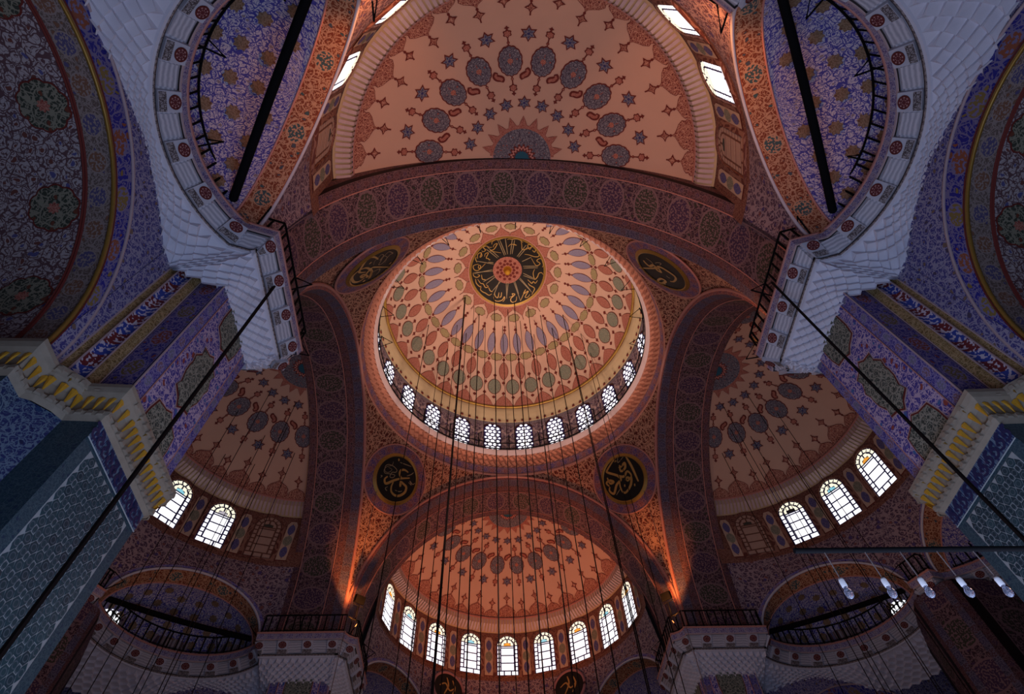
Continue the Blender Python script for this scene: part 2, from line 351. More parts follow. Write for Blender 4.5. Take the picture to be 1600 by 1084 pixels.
DOMEC=[[(13.9,-28),(15.5,-24),(16.0,-18),(14.1,-18),(13.0,-19)],[(15.5,-15),(14.9,-12),(12.6,-13)],[(16.2,-26),(17.7,-22),(17.7,-15),(16.5,-8),(14.7,-5),(16.1,-4),(17.5,-7)],[(15.0,5),(14.5,13),(13.3,12),(14.0,18),(15.8,8),(17.4,8),(17.9,12),(17.3,17),(15.3,20)],[(18.2,24),(17.1,28),(14.3,44),(15.5,35),(15.8,46),(16.6,39),(17.5,34),(18.2,38),(17.7,44)],[(14.2,96),(13.5,86),(15.0,74),(16.0,80),(16.5,88),(17.9,90),(18.7,87)],[(11.8,66),(13.3,64),(14.6,63),(14.9,68),(16.2,67),(16.6,74)],[(13.0,59),(14.3,57),(17.2,58),(17.9,52),(18.4,46)],[(12.8,138),(14.3,131),(16.0,123),(18.0,120),(19.0,123),(18.7,128)],[(14.3,122),(15.2,104),(17.6,107),(16.3,113),(17.8,116),(19.1,114),(19.2,105),(18.4,100)],[(19.3,161),(16.3,155),(14.2,150),(15.3,145),(18.9,140),(19.4,144),(18.1,147),(16.8,139),(19.2,141)],[(17.6,135),(17.7,130),(19.4,133)],[(13.6,180),(15.2,175),(15.2,170),(15.2,164),(15.7,170)],[(18.0,-178),(18.4,179),(18.3,174),(19.0,168),(18.9,162),(18.1,156)],[(17.3,-151),(18.7,-154),(19.1,-161),(18.5,-163),(18.8,-168),(19.0,-173),(18.9,-177)],[(15.4,-150),(16.6,-155),(16.4,-160),(14.1,-149),(14.5,-141),(10.5,-160)],[(17.9,-131),(16.9,-131),(16.6,-136),(18.7,-137),(18.3,-142),(16.7,-144),(15.8,-148)],[(17.2,-115),(18.4,-122),(17.6,-127),(16.0,-123),(16.5,-119),(17.2,-129)],[(14.4,-124),(15.2,-130),(14.3,-135),(13.3,-123),(12.1,-124),(11.1,-122),(11.0,-125)],[(16.8,-108),(18.1,-113),(18.3,-117)],[(15.7,-105),(18.1,-101),(17.5,-94),(15.2,-92),(12.2,-109)],[(15.6,-103),(14.4,-102),(14.3,-96),(15.3,-97),(15.4,-103)],[(18.0,-88),(17.8,-82),(16.3,-78),(14.7,-80),(15.7,-83)],[(13.7,-81),(13.9,-71),(12.9,-67),(12.4,-64)],[(17.2,-76),(17.6,-68),(16.9,-59),(16.1,-59)],[(16.2,-74),(15.6,-64),(14.6,-60),(14.8,-51),(13.4,-48),(13.6,-55)],[(16.3,-57),(17.5,-54),(17.4,-48),(16.9,-43),(16.7,-35),(15.3,-32)],[(13.6,-46),(14.4,-38),(14.1,-33)]]
ROUND={'NW':[[(0.5,0.75),(0.21,0.75),(0.01,0.61),(0.01,0.41),(0.16,0.25),(0.31,0.24)],[(0.76,0.5),(0.26,0.18),(-0.14,-0.19),(-0.43,-0.55),(-0.58,-0.57),(-0.69,-0.39),(-0.6,-0.17)],[(-0.1,-0.27),(-0.08,-0.57),(0.07,-0.82),(0.39,-0.89),(0.69,-0.74),(0.89,-0.41),(0.83,-0.1),(0.61,-0.03),(0.31,-0.01),(0.44,-0.27),(0.42,-0.09)],[(-0.3,0.98),(0.52,1.17)],[(0.52,0.51),(0.74,0.74),(0.83,0.94)],[(-0.72,0.78),(-0.69,0.54),(-0.94,0.3),(-1.01,0.05),(-0.86,-0.1),(-0.55,0.03),(-0.22,0.13),(-0.27,-0.07),(-0.47,-0.11),(-0.47,0.18),(-0.27,0.3),(-0.25,0.46),(-0.52,0.54),(-0.73,0.52),(-0.92,0.46),(-1.04,0.28),(-0.93,0.01),(-0.68,0.05),(-0.56,0.32),(-0.83,0.31)],[(-1.04,-0.35),(-0.94,-0.34),(-0.98,-0.46)],[(-0.29,-0.69),(-0.39,-0.84),(-0.26,-0.92),(-0.22,-0.89)],[(0.23,-0.63),(0.53,-0.56),(0.68,-0.43)],[(0.81,0.23),(1.07,0.18),(0.85,0.35),(1.13,0.27),(1.22,0.42)],[(-0.5,1.04),(-0.42,1.09)]],'NE':[[(0.83,1.09),(0.85,0.36),(0.76,-0.64)],[(0.35,1.43),(-0.19,1.24),(-0.71,0.99),(-0.75,0.88),(-0.4,0.52),(-0.05,0.16),(0.17,0.11),(0.37,0.24),(0.49,0.22),(0.56,-0.02),(0.49,-0.23)],[(-0.38,0.54),(-0.2,0.18),(-0.19,0.02),(-0.59,-0.1),(-0.96,-0.44),(-1.11,-0.4),(-1.19,-0.16),(-1.06,0.02)],[(0.31,-0.23),(0.2,-0.27),(0.12,-0.16),(0.18,-0.07),(0.3,-0.09),(0.34,-0.21),(0.47,-0.22),(0.29,-0.51),(-0.03,-0.72),(-0.34,-0.79),(-0.45,-0.6),(-0.43,-0.29),(-0.32,-0.06)],[(0.41,-0.68),(0.49,-0.72)],[(-0.18,-0.39),(-0.1,-0.43)],[(0.07,1.24),(0.08,1.13)],[(0.74,1.17),(0.19,1.02),(0.35,1.33)],[(0.2,0.85),(0.08,0.46),(0.44,0.5),(0.56,0.79),(0.28,0.7),(0.07,0.73)],[(-0.92,0.59),(-0.93,0.19),(-0.67,0.15),(-0.88,0.37),(-1.14,0.32),(-1.06,0.07)],[(-0.52,-0.44),(-0.91,-0.62)]],'SW':[[(-0.59,-0.36),(-0.73,-0.78),(-0.72,-1.16),(-0.41,-1.24),(0.05,-1.06),(0.31,-0.92),(0.38,-0.7),(0.36,-0.32)],[(0.14,-0.96),(0.03,-0.69),(0.14,-0.22),(0.37,0.2),(0.88,0.57),(0.51,0.35),(0.23,-0.06)],[(0.02,1.37),(-0.01,0.07),(0.06,-0.16),(0.28,-0.17),(0.54,-0.12),(0.76,-0.12),(0.62,-0.43),(0.54,-0.22),(0.73,0.3),(0.77,0.14)],[(0.24,-1.08),(0.56,-1.12),(0.82,-0.95),(1.08,-0.51),(1.08,-0.12),(0.82,0.09)],[(0.37,0.3),(0.2,0.46),(0.15,0.68),(0.38,0.84),(0.57,0.84)],[(-0.2,-0.31),(-0.46,-0.51),(-0.72,-0.51),(-0.93,-0.5),(-0.89,-0.26),(-0.51,-0.01),(-0.2,0.15),(-0.29,0.36),(-0.6,0.31),(-0.95,0.26),(-1.04,0.41),(-1.15,-0.05),(-0.98,-0.15),(-0.51,-0.11),(-0.81,-0.21),(-0.77,0.2),(-0.34,0.52)],[(-0.33,-0.78),(-0.33,-0.68)],[(-0.3,1.03),(-0.3,1.14)],[(1.05,0.22),(1.03,0.35)]],'SE':[[(0.19,1.66),(0.22,0.32),(0.46,0.2),(0.36,0.6),(0.65,0.7),(0.79,0.66)],[(0.32,0.23),(0.7,0.13),(0.98,0.3)],[(0.22,0.32),(0.32,-0.03),(0.12,0.26),(-0.06,0.07),(0.32,-0.03),(0.28,-0.29),(0.01,-0.53),(-0.32,-0.72),(-0.56,-0.59),(-0.75,-0.26),(-0.74,-0.02)],[(0.61,-0.09),(0.66,-0.33),(0.61,-0.54),(0.47,-0.31)],[(-0.3,-0.12),(-0.44,-0.14),(-0.48,-0.25)],[(-0.57,1.42),(-0.76,1.17),(-0.94,0.81),(-0.76,0.34),(-0.57,0.53),(-0.8,0.99),(-1.02,0.58)]]}

# ================================================================== MAIN DOME
AR, BR, Z0 = 8.8, 10.25, 18.76           # great arches: half span, rise, springing height
DR, DC = 8.73, 33.93                      # dome sphere radius and centre height
dome = tag(empty('dome'), 'great peach painted central dome with a black and gilt script disc at its crown', 'dome')
mb = MB()
pol = frange(2, 76.3, 36)
revolve(mb, [(DR*sin(rad(p)), DC+DR*cos(rad(p))) for p in pol], -180, 180, 96)
shell = put('shell', mb.mesh('shell', ['peach'], True), dome)
# painted motifs: each kind is one mesh, turned round the axis
NM = 34
def ring(name, mb, mats, n, off, step, parent, c=(0, 0), smooth=False, start=0):
    me = mb.mesh(name, mats, smooth); out = []
    for k in range(n):
        o = put(name, me, parent); o.location = (c[0], c[1], 0); o.rotation_euler = (0, 0, -rad(off+step*(k+start))); out.append(o)
    return out
def knob(mb, polar, y, r, mi=0): decal(mb, DR, DC, polar, lobes(r, r, 4, .25, 16, y), mi, .035, (0, y), ())
st = 360/NM
mb = MB(); o = vesica(.29, .84)
decal(mb, DR, DC, 40.0, grow(o, .045), 0, .03); decal(mb, DR, DC, 40.0, o, 1, .045)
decal(mb, DR, DC, 40.0, strip(0, .8, 0, 1.45, .05), 0, .03, (0, 1.1), ())
knob(mb, 40.0, 1.12, .13); knob(mb, 40.0, .88, .07); knob(mb, 40.0, -.92, .12)
ring('painted_violet_oval', mb, ['maroon', 'violet'], NM, -1.7, st, dome)
mb = MB(); o = lobes(.47, .29, 8, .16); decal(mb, DR, DC, 47.2, grow(o, .04), 0, .03); decal(mb, DR, DC, 47.2, o, 1, .045)
ring('painted_olive_cartouche', mb, ['maroon', 'olive'], NM, 3.6, st, dome)
mb = MB(); o = vesica(.335, .72)
decal(mb, DR, DC, 54.9, grow(o, .045), 0, .03); decal(mb, DR, DC, 54.9, o, 1, .045)
decal(mb, DR, DC, 54.9, strip(0, .8, 0, 1.15, .05), 0, .03, (0, .95), ()); decal(mb, DR, DC, 54.9, strip(0, -.8, 0, -1.25, .05), 0, .03, (0, -1), ())
knob(mb, 54.9, .96, .13); knob(mb, 54.9, -1.02, .13)
ring('painted_red_oval', mb, ['maroon', 'brick'], NM, -1.7, st, dome)
mb = MB(); o = vesica(.49, .64, 28, .15)
decal(mb, DR, DC, 63.9, grow(o, .05), 0, .03); decal(mb, DR, DC, 63.9, o, 1, .045)
decal(mb, DR, DC, 63.9, strip(0, .7, 0, 1.1, .05), 0, .03, (0, .9), ()); knob(mb, 63.9, .98, .14); knob(mb, 63.9, -.95, .14)
ring('painted_green_oval', mb, ['maroon', 'green'], NM, 3.6, st, dome)
mb = MB(); o = [(-.78, -.66), (-.40, -.70), (0, -.72), (.40, -.70), (.78, -.66), (.70, -.42), (.50, -.02), (.25, .28), (0, .48), (-.25, .28), (-.50, -.02), (-.70, -.42)]
decal(mb, DR, DC, 72.2, grow(o, .03, (0, -.3)), 0, .03, (0, -.3)); decal(mb, DR, DC, 72.2, o, 1, .045, (0, -.3))
decal(mb, DR, DC, 72.2, strip(0, .45, 0, .85, .05), 0, .03, (0, .6), ()); knob(mb, 72.2, .68, .14)
ring('painted_red_lunette', mb, ['maroon', 'brick'], NM, -1.7, st, dome)
mb = MB(); o = lobes(.44, .30, 8, .16); decal(mb, DR, DC, 26.3, grow(o, .04), 0, .03); decal(mb, DR, DC, 26.3, o, 1, .045)
ring('painted_olive_cartouche', mb, ['maroon', 'olive'], 17, -1.7+st/2*2, st*2, dome)
mb = MB(); knob(mb, 31.0, 0, .11); ring('painted_dot', mb, ['maroon'], 17, -1.7, st*2, dome)
mb = MB(); o = [(-.50, -.55), (-.50, .1), (-.30, -.18), (-.15, -.5), (0, -.80), (.15, -.5), (.30, -.18), (.50, .1), (.50, .6), (-.50, .6)]
o = [(-.54, .55), (-.54, .02), (-.34, -.14), (-.18, -.34), (0, -.62), (.18, -.34), (.34, -.14), (.54, .02), (.54, .55)]
decal(mb, DR, DC, 22.0, grow(o, .03, (0, .2)), 0, .028, (0, .2)); decal(mb, DR, DC, 22.0, o, 1, .034, (0, .2))
decal(mb, DR, DC, 22.0, strip(0, -.6, 0, -.95, .05), 0, .028, (0, -.8), ())
ring('painted_flame', mb, ['maroon', 'brick'], 17, -1.7, st*2, dome)
# script disc
disc = tag(empty('script_disc'), 'round black script disc with gilt writing at the dome crown', None); del disc['label']; disc.parent = dome
def capdisc(name, p0, p1, eps, mat, parent, n=72):
    mb = MB(); revolve(mb, [((DR-eps)*sin(rad(p)), DC+(DR-eps)*cos(rad(p))) for p in frange(p0, p1, 5)], -180, 180, n)
    return put(name, mb.mesh(name, [mat], True), parent)
capdisc('pale_rim', 20.1, 20.6, .06, 'rose', disc); capdisc('gilt_rim', 18.9, 20.1, .07, 'golddull', disc)
capdisc('black_field', 7.3, 18.9, .05, 'black', disc); capdisc('rosette', .05, 7.5, .06, 'brick', disc)
mb = MB()
for k in range(24):
    decal(mb, DR, DC, 5.2 if k % 2 else 3.4, lobes(.13, .13, 6, .2, 18), 0, .075, (0, 0), ())
    # rotate the last motif round the axis
    a = -rad(15*k); nv = 18*2
    for i in range(len(mb.v)-nv, len(mb.v)):
        x, y, z = mb.v[i]; mb.v[i] = (x*cos(a)-y*sin(a), x*sin(a)+y*cos(a), z)
put('rosette_petals', mb.mesh('rosette_petals', ['maroon']), disc)
mb = MB(); revolve(mb, [(.01, DC+DR-.75), (.16, DC+DR-.70), (.24, DC+DR-.5), (.18, DC+DR-.3), (.34, DC+DR-.1), (.34, DC+DR+.0)], -180, 180, 20)
put('gilt_boss', mb.mesh('gilt_boss', ['gold'], True), disc)
def polar_ribbon(mb, pl, w, eps, mi=0):
    P = []
    for p, a in pl: P.append((rad(p)*DR*sin(rad(a)), rad(p)*DR*cos(rad(a))))
    A, B = ribbon_pts(P, w)
    def up(q):
        r = hypot(q.x, q.y); th = r/DR; s = (DR-eps)*sin(th)/(r or 1)
        return (q.x*s, q.y*s, DC+(DR-eps)*cos(th))
    mb.grid([[up(a) for a in A], [up(b) for b in B]], None, mi)
mb = MB()
for l in DOMEL: polar_ribbon(mb, l, .06, .07, 0)
put('script_strokes', mb.mesh('script_strokes', ['scriptpale']), disc)
mb = MB()
for l in DOMEC: polar_ribbon(mb, l, .07, .075, 0)
put('script_letters', mb.mesh('script_letters', ['script']), disc)

# ---- drum: cornices, wall, windows
dr = tag(empty('dome_cornice'), 'round rose coloured stalactite cornice and ledge ringing the foot of the central dome', 'cornice')
mb = MB(); revolve(mb, [(8.80, 29.05), (8.74, 29.20), (8.80, 29.22)], -180, 180, 96); put('rose_moulding', mb.mesh('rose_moulding', ['rose'], True), dr)
mb = MB(); revolve(mb, [(8.80, 29.2), (8.70, 29.78)], -180, 180, 96); put('violet_border', mb.mesh('violet_border', ['ringband'], True), dr)
mb = MB()   # stalactite row: alternating pointed niches
n = 144
rows = []
for j, (r, z, amp) in enumerate([(8.72, 29.78, 0), (8.66, 29.90, .07), (8.50, 30.05, .10), (8.46, 30.20, .07), (8.30, 30.34, .07), (8.26, 30.48, 0)]):
    row = []
    for i in range(n*2):
        a = 2*pi*i/(n*2); s = 1 if ((i+(j//2)) % 2 == 0) else -1
        row.append(((r+amp*s)*sin(a), (r+amp*s)*cos(a), z+amp*.5*s))
    rows.append(row)
mb.grid(rows, lambda i, j: (j*.19, i*.12), 0, True)
put('stalactite_row', mb.mesh('stalactite_row', ['rosemuq' if 'rosemuq' in M else 'rose']), dr)
mb = MB(); revolve(mb, [(8.26, 30.46), (8.09, 30.78), (8.09, 30.84), (8.85, 30.84)], -180, 180, 96); put('ledge', mb.mesh('ledge', ['lilac'], True), dr)
ud = tag(empty('dome_cornice'), 'beige upper cornice with a gilt line between the drum windows and the dome', 'cornice')
mb = MB(); revolve(mb, [(8.80, 34.60), (8.74, 34.72), (8.76, 34.95), (8.62, 35.05), (8.62, 35.35), (8.52, 35.45), (8.52, 35.98)], -180, 180, 96); put('beige_moulding', mb.mesh('beige_moulding', ['beige'], True), ud)
mb = MB(); mb.tube([(8.47*sin(a), 8.47*cos(a), 36.02) for a in [2*pi*i/96 for i in range(96)]], .11, 6, 0, True); put('gilt_line', mb.mesh('gilt_line', ['golddull'], True), ud)
mb = MB()
for k in range(96):
    a = rad(3.75*k); mb.box((8.74*sin(a), 8.74*cos(a), 34.74), (Vector((cos(a), -sin(a), 0))*.09, Vector((sin(a), cos(a), 0))*.05, Vector((0, 0, .07))))
q = put('dentils', mb.mesh('dentils', ['maroon']), ud)
M['drumwall_lilac'] = arab('grey_lilac_drum_paint', 6, (.16, .13, .17), (.30, .25, .28), (.20, .10, .12), (.12, .11, .22))
dw = tag(empty('drum_wall'), 'grey lilac painted wall between the windows under the central dome', 'wall', None, 'structure')
mb = MB(); revolve(mb, [(8.84, 30.8), (8.84, 34.65)], -180, 180, 96); put('wall_face', mb.mesh('wall_face', ['drumwall_lilac'], True), dw)
mb = MB()   # pale scroll panel painted between two windows
def cyl_poly(mb, poly, R, zc, mi, az=0.0):
    a0 = rad(az); P = [((R)*sin(a0+x/R), (R)*cos(a0+x/R), zc+y) for x, y in poly]; mb.face(P, list(poly), mi)
cyl_poly(mb, [(-.50, -1.45), (.50, -1.45), (.50, 1.45), (-.50, 1.45)], 8.80, 32.75, 0)
for sx in (-1, 1):
    for sy, y0 in ((1, .25), (-1, .25), (1, -1.0)):
        A, B = ribbon_pts([(sx*.08, y0+sy*.12), (sx*.2, y0+sy*.35), (sx*.42, y0+sy*.55), (sx*.36, y0+sy*.75)], .2)
        for i in range(len(A)-1): cyl_poly(mb, [(A[i].x, A[i].y), (A[i+1].x, A[i+1].y), (B[i+1].x, B[i+1].y), (B[i].x, B[i].y)], 8.78, 32.75, 1)
me = mb.mesh('scroll_panel', ['spandrel', 'lilac'])
for k in range(24): o = put('scroll_panel', me, dw); o.rotation_euler = (0, 0, -rad(15*k+.3))
# drum windows with round panes
WN = [0]
def window(label, group=None, mat=None, blind=False):
    WN[0] += 1
    o = empty('window_%d' % WN[0], mat); o['kind'] = 'structure'; o['label'] = label
    if group: o['group'] = group
    return o
def arch_poly(w, h, n=12):
    """half-width w, total height h, base y=0, round head"""
    return [(-w, 0), (w, 0)]+[(w*cos(pi*i/n), h-w+w*sin(pi*i/n)) for i in range(n+1)]
fm = MB(); ap = arch_poly(.62, 2.75, 14)
cyl_poly(fm, ap, 8.79, 31.55, 0)
ap2 = arch_poly(.80, 3.0, 14); ap2 = [(x, y-.1) for x, y in ap2]
cyl_poly(fm, ap2, 8.815, 31.55, 1)
fmesh = fm.mesh('lead_plate', ['lead', 'drumred'])
pm = MB()
for j in range(8):
    for i in range(4 if j % 2 else 3):
        x = -.36+.36*i if j % 2 == 0 else -.54+.36*i; y = .2+.345*j
        r = .150 if abs(x) < .5 else .09; 
        if j == 7: r = .11
        if abs(x) > .3 and j == 7: continue
        cyl_poly(pm, circ(r, x*(.92 if abs(x) > .5 else 1), y, 10), 8.765, 31.55, 0)
pmesh = pm.mesh('round_panes', ['pane'])
for k in range(24):
    az = 15*k+7.8
    if 120 < az % 360 < 240: continue
    side = 'right' if 0 < az < 180 else 'left'
    num = int(round((az-7.8)/15)) if az < 180 else int(round((360-az-7.2)/15))
    o = window('small arched drum window of round panes under the central dome, number %d to the %s of the middle far side' % (num+1, side), 'drum windows under the central dome', Matrix.Rotation(-rad(az), 4, 'Z'))
    put('lead_plate', fmesh, o); q = put('round_panes', pmesh, o); q['kind'] = 'stuff'
# iron lamp rail on the ledge
rl = tag(empty('lamp_rail'), 'thin black iron lamp rail circling the ledge under the drum windows', 'railing')
mb = MB(); mb.tube([(8.12*sin(a), 8.12*cos(a), 31.55) for a in [2*pi*i/96 for i in range(96)]], .035, 5, 0, True); put('top_rail', mb.mesh('top_rail', ['iron']), rl)
mb = MB(); mb.tube([(8.12*sin(a), 8.12*cos(a), 30.98) for a in [2*pi*i/96 for i in range(96)]], .045, 5, 0, True); put('bottom_rail', mb.mesh('bottom_rail', ['iron']), rl)
mb = MB(); mb.tube([(0, 8.12, 30.84), (0, 8.12, 32.35)], .04, 5); pm_ = mb.mesh('post', ['iron'])
mb = MB(); mb.tube([(0, 8.12, 32.3), (0, 7.35, 31.6), (0, 8.12, 31.0)], .025, 5); bm_ = mb.mesh('bracket', ['iron'])
for k in range(24):
    o = put('post', pm_, rl); o.rotation_euler = (0, 0, -rad(15*k+.3))
    if k % 1 == 0: o = put('bracket', bm_, rl); o.rotation_euler = (0, 0, -rad(15*k+.3))

# ================================================================== GREAT ARCHES (4) and PENDENTIVES (4)
def arc(A, B, z0, n=48, zb=17.6):
    P = [(A, zb)]+[(A*cos(pi*i/n), z0+B*sin(pi*i/n)) for i in range(n+1)]+[(-A, zb)]
    return P[::-1]
def arch_strip(mb, c0, y0, c1, y1, mi=0):
    L = [0]
    for a, b in zip(c0, c0[1:]): L.append(L[-1]+hypot(b[0]-a[0], b[1]-a[1]))
    w = hypot(y1-y0, c1[len(c1)//2][1]-c0[len(c0)//2][1]); h = L[-1]/2
    mb.grid([[(x, y0, z) for x, z in c0], [(x, y1, z) for x, z in c1]], lambda i, j: (L[j]-h, (-w/2 if i == 0 else w/2)), mi)
arch_lab = ['far great arch framing the far half dome', 'left great arch seen edge on in deep shade', 'near great arch crossing overhead with cartouches on its soffit', 'right great arch seen edge on in deep shade']
c_out = arc(8.80, 10.25, Z0); c_f = arc(8.52, 9.96, Z0); c_s = arc(8.38, 9.83, Z0); c_in = arc(8.30, 9.76, Z0)
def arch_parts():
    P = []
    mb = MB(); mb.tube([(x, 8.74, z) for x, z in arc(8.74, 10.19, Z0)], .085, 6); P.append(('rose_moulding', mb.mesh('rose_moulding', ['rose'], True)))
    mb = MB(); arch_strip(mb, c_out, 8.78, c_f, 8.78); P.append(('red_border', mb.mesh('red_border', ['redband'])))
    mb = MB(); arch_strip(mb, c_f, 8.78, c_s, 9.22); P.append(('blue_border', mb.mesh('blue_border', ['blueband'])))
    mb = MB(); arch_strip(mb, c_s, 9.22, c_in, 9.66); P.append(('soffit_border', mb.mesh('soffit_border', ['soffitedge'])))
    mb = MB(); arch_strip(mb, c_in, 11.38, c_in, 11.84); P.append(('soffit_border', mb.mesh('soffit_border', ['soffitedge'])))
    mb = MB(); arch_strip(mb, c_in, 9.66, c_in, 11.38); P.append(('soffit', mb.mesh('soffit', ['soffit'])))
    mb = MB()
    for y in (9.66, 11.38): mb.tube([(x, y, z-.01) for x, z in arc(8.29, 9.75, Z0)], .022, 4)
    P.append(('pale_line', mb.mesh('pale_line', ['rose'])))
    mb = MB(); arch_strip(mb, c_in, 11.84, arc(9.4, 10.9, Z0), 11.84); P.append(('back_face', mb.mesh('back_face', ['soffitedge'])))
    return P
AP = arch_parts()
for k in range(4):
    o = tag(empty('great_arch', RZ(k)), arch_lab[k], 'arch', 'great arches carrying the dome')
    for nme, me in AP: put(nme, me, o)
def pr(z): return 12.445*sqrt(max(0, 1-((z-Z0)/14.76)**2))
def zarch(x): return Z0+BR*sqrt(max(0, 1-(x/AR)**2))
def pend_mesh():
    mb = MB(); na, nz = 36, 20; rows = []; uvs = []
    for i in range(na+1):
        az = 90*i/na; f = az if az <= 45 else 90-az
        x = min(8.8*math.tan(rad(f)), 8.8); zl = zarch(x); row = []
        for j in range(nz+1):
            z = 29.2+(zl-29.2)*j/nz if zl < 29.2 else 29.2
            r = pr(z)
            row.append((r*sin(rad(az)), r*cos(rad(az)), z))
        rows.append(row)
    mb.grid(rows, lambda i, j: (rows[i][j][0]-rows[i][j][1], rows[i][j][2]*1.15))
    return mb.mesh('scroll_field', ['pend'], True)
PM = pend_mesh()
pl = ['far right pendentive with red scrollwork, beside the right great arch', 'far left pendentive with red scrollwork, beside the left great arch', 'near left pendentive with red scrollwork, half hidden by the near arch', 'near right pendentive with red scrollwork, half hidden by the near arch']
rl_ = ['round black script board on the far right pendentive with a tall gilt stroke', 'round black script board on the far left pendentive, with one large gilt looped word', 'round black script board seen slantwise on the near left pendentive', 'round black script board seen slantwise on the near right pendentive']
keys = ['NE', 'NW', 'SW', 'SE']
for k in range(4):
    o = tag(empty('pendentive', RZ(k)), pl[k], 'pendentive', 'pendentives under the dome'); put('scroll_field', PM, o)
    sx, sy = ((1, 1), (-1, 1), (-1, -1), (1, -1))[k]; zc = 27.2; r = pr(zc)
    P = Vector((sx*r/sqrt(2), sy*r/sqrt(2), zc)); nn = Vector((P.x/12.445**2, P.y/12.445**2, (zc-Z0)/14.76**2)).normalized()
    X = -Vector((0, 0, 1)).cross(nn); X.normalize(); Y = nn.cross(X)
    if Y.z < 0: Y = -Y
    m = Matrix((X, Y, -nn)).transposed().to_4x4(); m.translation = P-nn*.30
    b = tag(empty('script_roundel', m), rl_[k], 'roundel', 'script roundels on the pendentives')
    mb = MB()
    def annulus(mb, r0, r1, z0, z1, n=56, mi=0, uvk=None):
        rows = [[(rr*cos(2*pi*i/n), rr*sin(2*pi*i/n), zz) for i in range(n)] for rr, zz in ((r0, z0), (r1, z1))]
        mb.grid(rows, lambda i, j: (2*pi*j/n*(r0+r1)/2, (-.5 if i == 0 else .5)*abs(r1-r0)), mi, True)
    annulus(mb, 1.56, 2.08, .03, .0); put('painted_ring', mb.mesh('painted_ring', ['ringband']), b)
    mb = MB(); mb.tube([(2.10*cos(2*pi*i/56), 2.10*sin(2*pi*i/56), 0.0) for i in range(56)], .055, 5, 0, True); put('rose_rim', mb.mesh('rose_rim', ['rose'], True), b)
    mb = MB(); annulus(mb, 1.34, 1.40, .10, .13); annulus(mb, 1.40, 1.56, .13, .04); put('gilt_frame', mb.mesh('gilt_frame', ['golddull'], True), b)
    mb = MB(); mb.face([(1.36*cos(2*pi*i/48), 1.36*sin(2*pi*i/48), .07) for i in range(48)]); put('black_board', mb.mesh('black_board', ['black']), b)
    mb = MB(); mt = MB(); nl = 0
    for i, s in enumerate(ROUND[keys[k]]):
        L = sum(hypot(s[q+1][0]-s[q][0], s[q+1][1]-s[q][1]) for q in range(len(s)-1))
        big = L > 1.1 and not (len(s) > 14)
        wid = .15 if big else (.045 if len(s) > 5 else .05)
        if L < .2: wid = .16
        A, B = ribbon_pts(s, wid)
        tgt = mb if (big or L < .2) else mt
        tgt.grid([[(a.x, a.y, .085+.002*i) for a in A], [(q.x, q.y, .085+.002*i) for q in B]])
    put('gilt_letters', mb.mesh('gilt_letters', ['script']), b); put('small_letters', mt.mesh('small_letters', ['scriptpale']), b)

# ================================================================== HALF DOMES (4)
SR, SZ, SY = 9.15, 19.55, 11.85           # half dome sphere radius, centre height, axis y
WR, WY, DA = 7.74, 11.65, 18.67           # window drum radius, axis y, window spacing in degrees
def flower(mb, x, y, r, pol): decal(mb, SR, SZ, pol, lobes(r, r, 6, .28, 36, y, x), 0, .03, (x, y), ()); decal(mb, SR, SZ, pol, lobes(r*.72, r*.72, 6, .28, 36, y, x), 2, .042, (x, y), ())
HP = []   # (name, mesh, azimuth list)
mb = MB()
rows = []
for i in range(49):
    az = -90+180*i/48; rows.append([((SR)*sin(rad(p))*sin(rad(az)), SY-.06*0+SR*sin(rad(p))*cos(rad(az)), SZ+SR*cos(rad(p))) for p in frange(.5, 50.6, 24)])
mb.grid(rows); HP.append(('shell', mb.mesh('shell', ['peach2'], True), None))
def mot(name, mb, mats, azs): HP.append((name, mb.mesh(name, mats), azs))
# pendant medallions
mb = MB(); o = lobes(.48, .65, 14, .06, 84)
decal(mb, SR, SZ, 27.4, grow(o, .05), 0, .03); decal(mb, SR, SZ, 27.4, o, 1, .045); decal(mb, SR, SZ, 27.4, lobes(.13, .13, 8, .3, 48), 3, .055, (0, 0), ())
for s in (1, -1):
    decal(mb, SR, SZ, 27.4, strip(0, s*.55, 0, s*1.10, .055), 0, .028, (0, s*.8), ()); decal(mb, SR, SZ, 27.4, circ(.065, 0, s*.80), 0, .035, (0, s*.80), ()); decal(mb, SR, SZ, 27.4, circ(.038, 0, s*.80), 3, .045, (0, s*.80), ())
    flower(mb, 0, s*1.20, .19, 27.4); decal(mb, SR, SZ, 27.4, star(4, .11, .06, s*1.45), 0, .035, (0, s*1.45), ())
mot('painted_pendant_medallion', mb, ['maroon', 'greyblue', 'brick', 'brick'], [DA*(i+.5) for i in range(-5, 5)])
def star_mot(pol, s):
    mb = MB()
    decal(mb, SR, SZ, pol, star(6, .36*s, .20*s), 0, .03, (0, 0), ()); decal(mb, SR, SZ, pol, star(6, .27*s, .155*s), 1, .042, (0, 0), ())
    decal(mb, SR, SZ, pol, circ(.06*s, 0, 0, 8), 2, .052, (0, 0), ())
    for k in range(6): decal(mb, SR, SZ, pol, circ(.032*s, .14*s*sin(k*pi/3), .14*s*cos(k*pi/3), 6), 2, .052, (.14*s*sin(k*pi/3), .14*s*cos(k*pi/3)), ())
    return mb
mot('painted_star', star_mot(15.6, .95), ['maroon', 'starblue', 'navy'], [DA*i for i in range(-4, 5)])
mot('painted_star', star_mot(34.6, 1.05), ['maroon', 'starblue', 'navy'], [DA*i for i in range(-4, 5)])
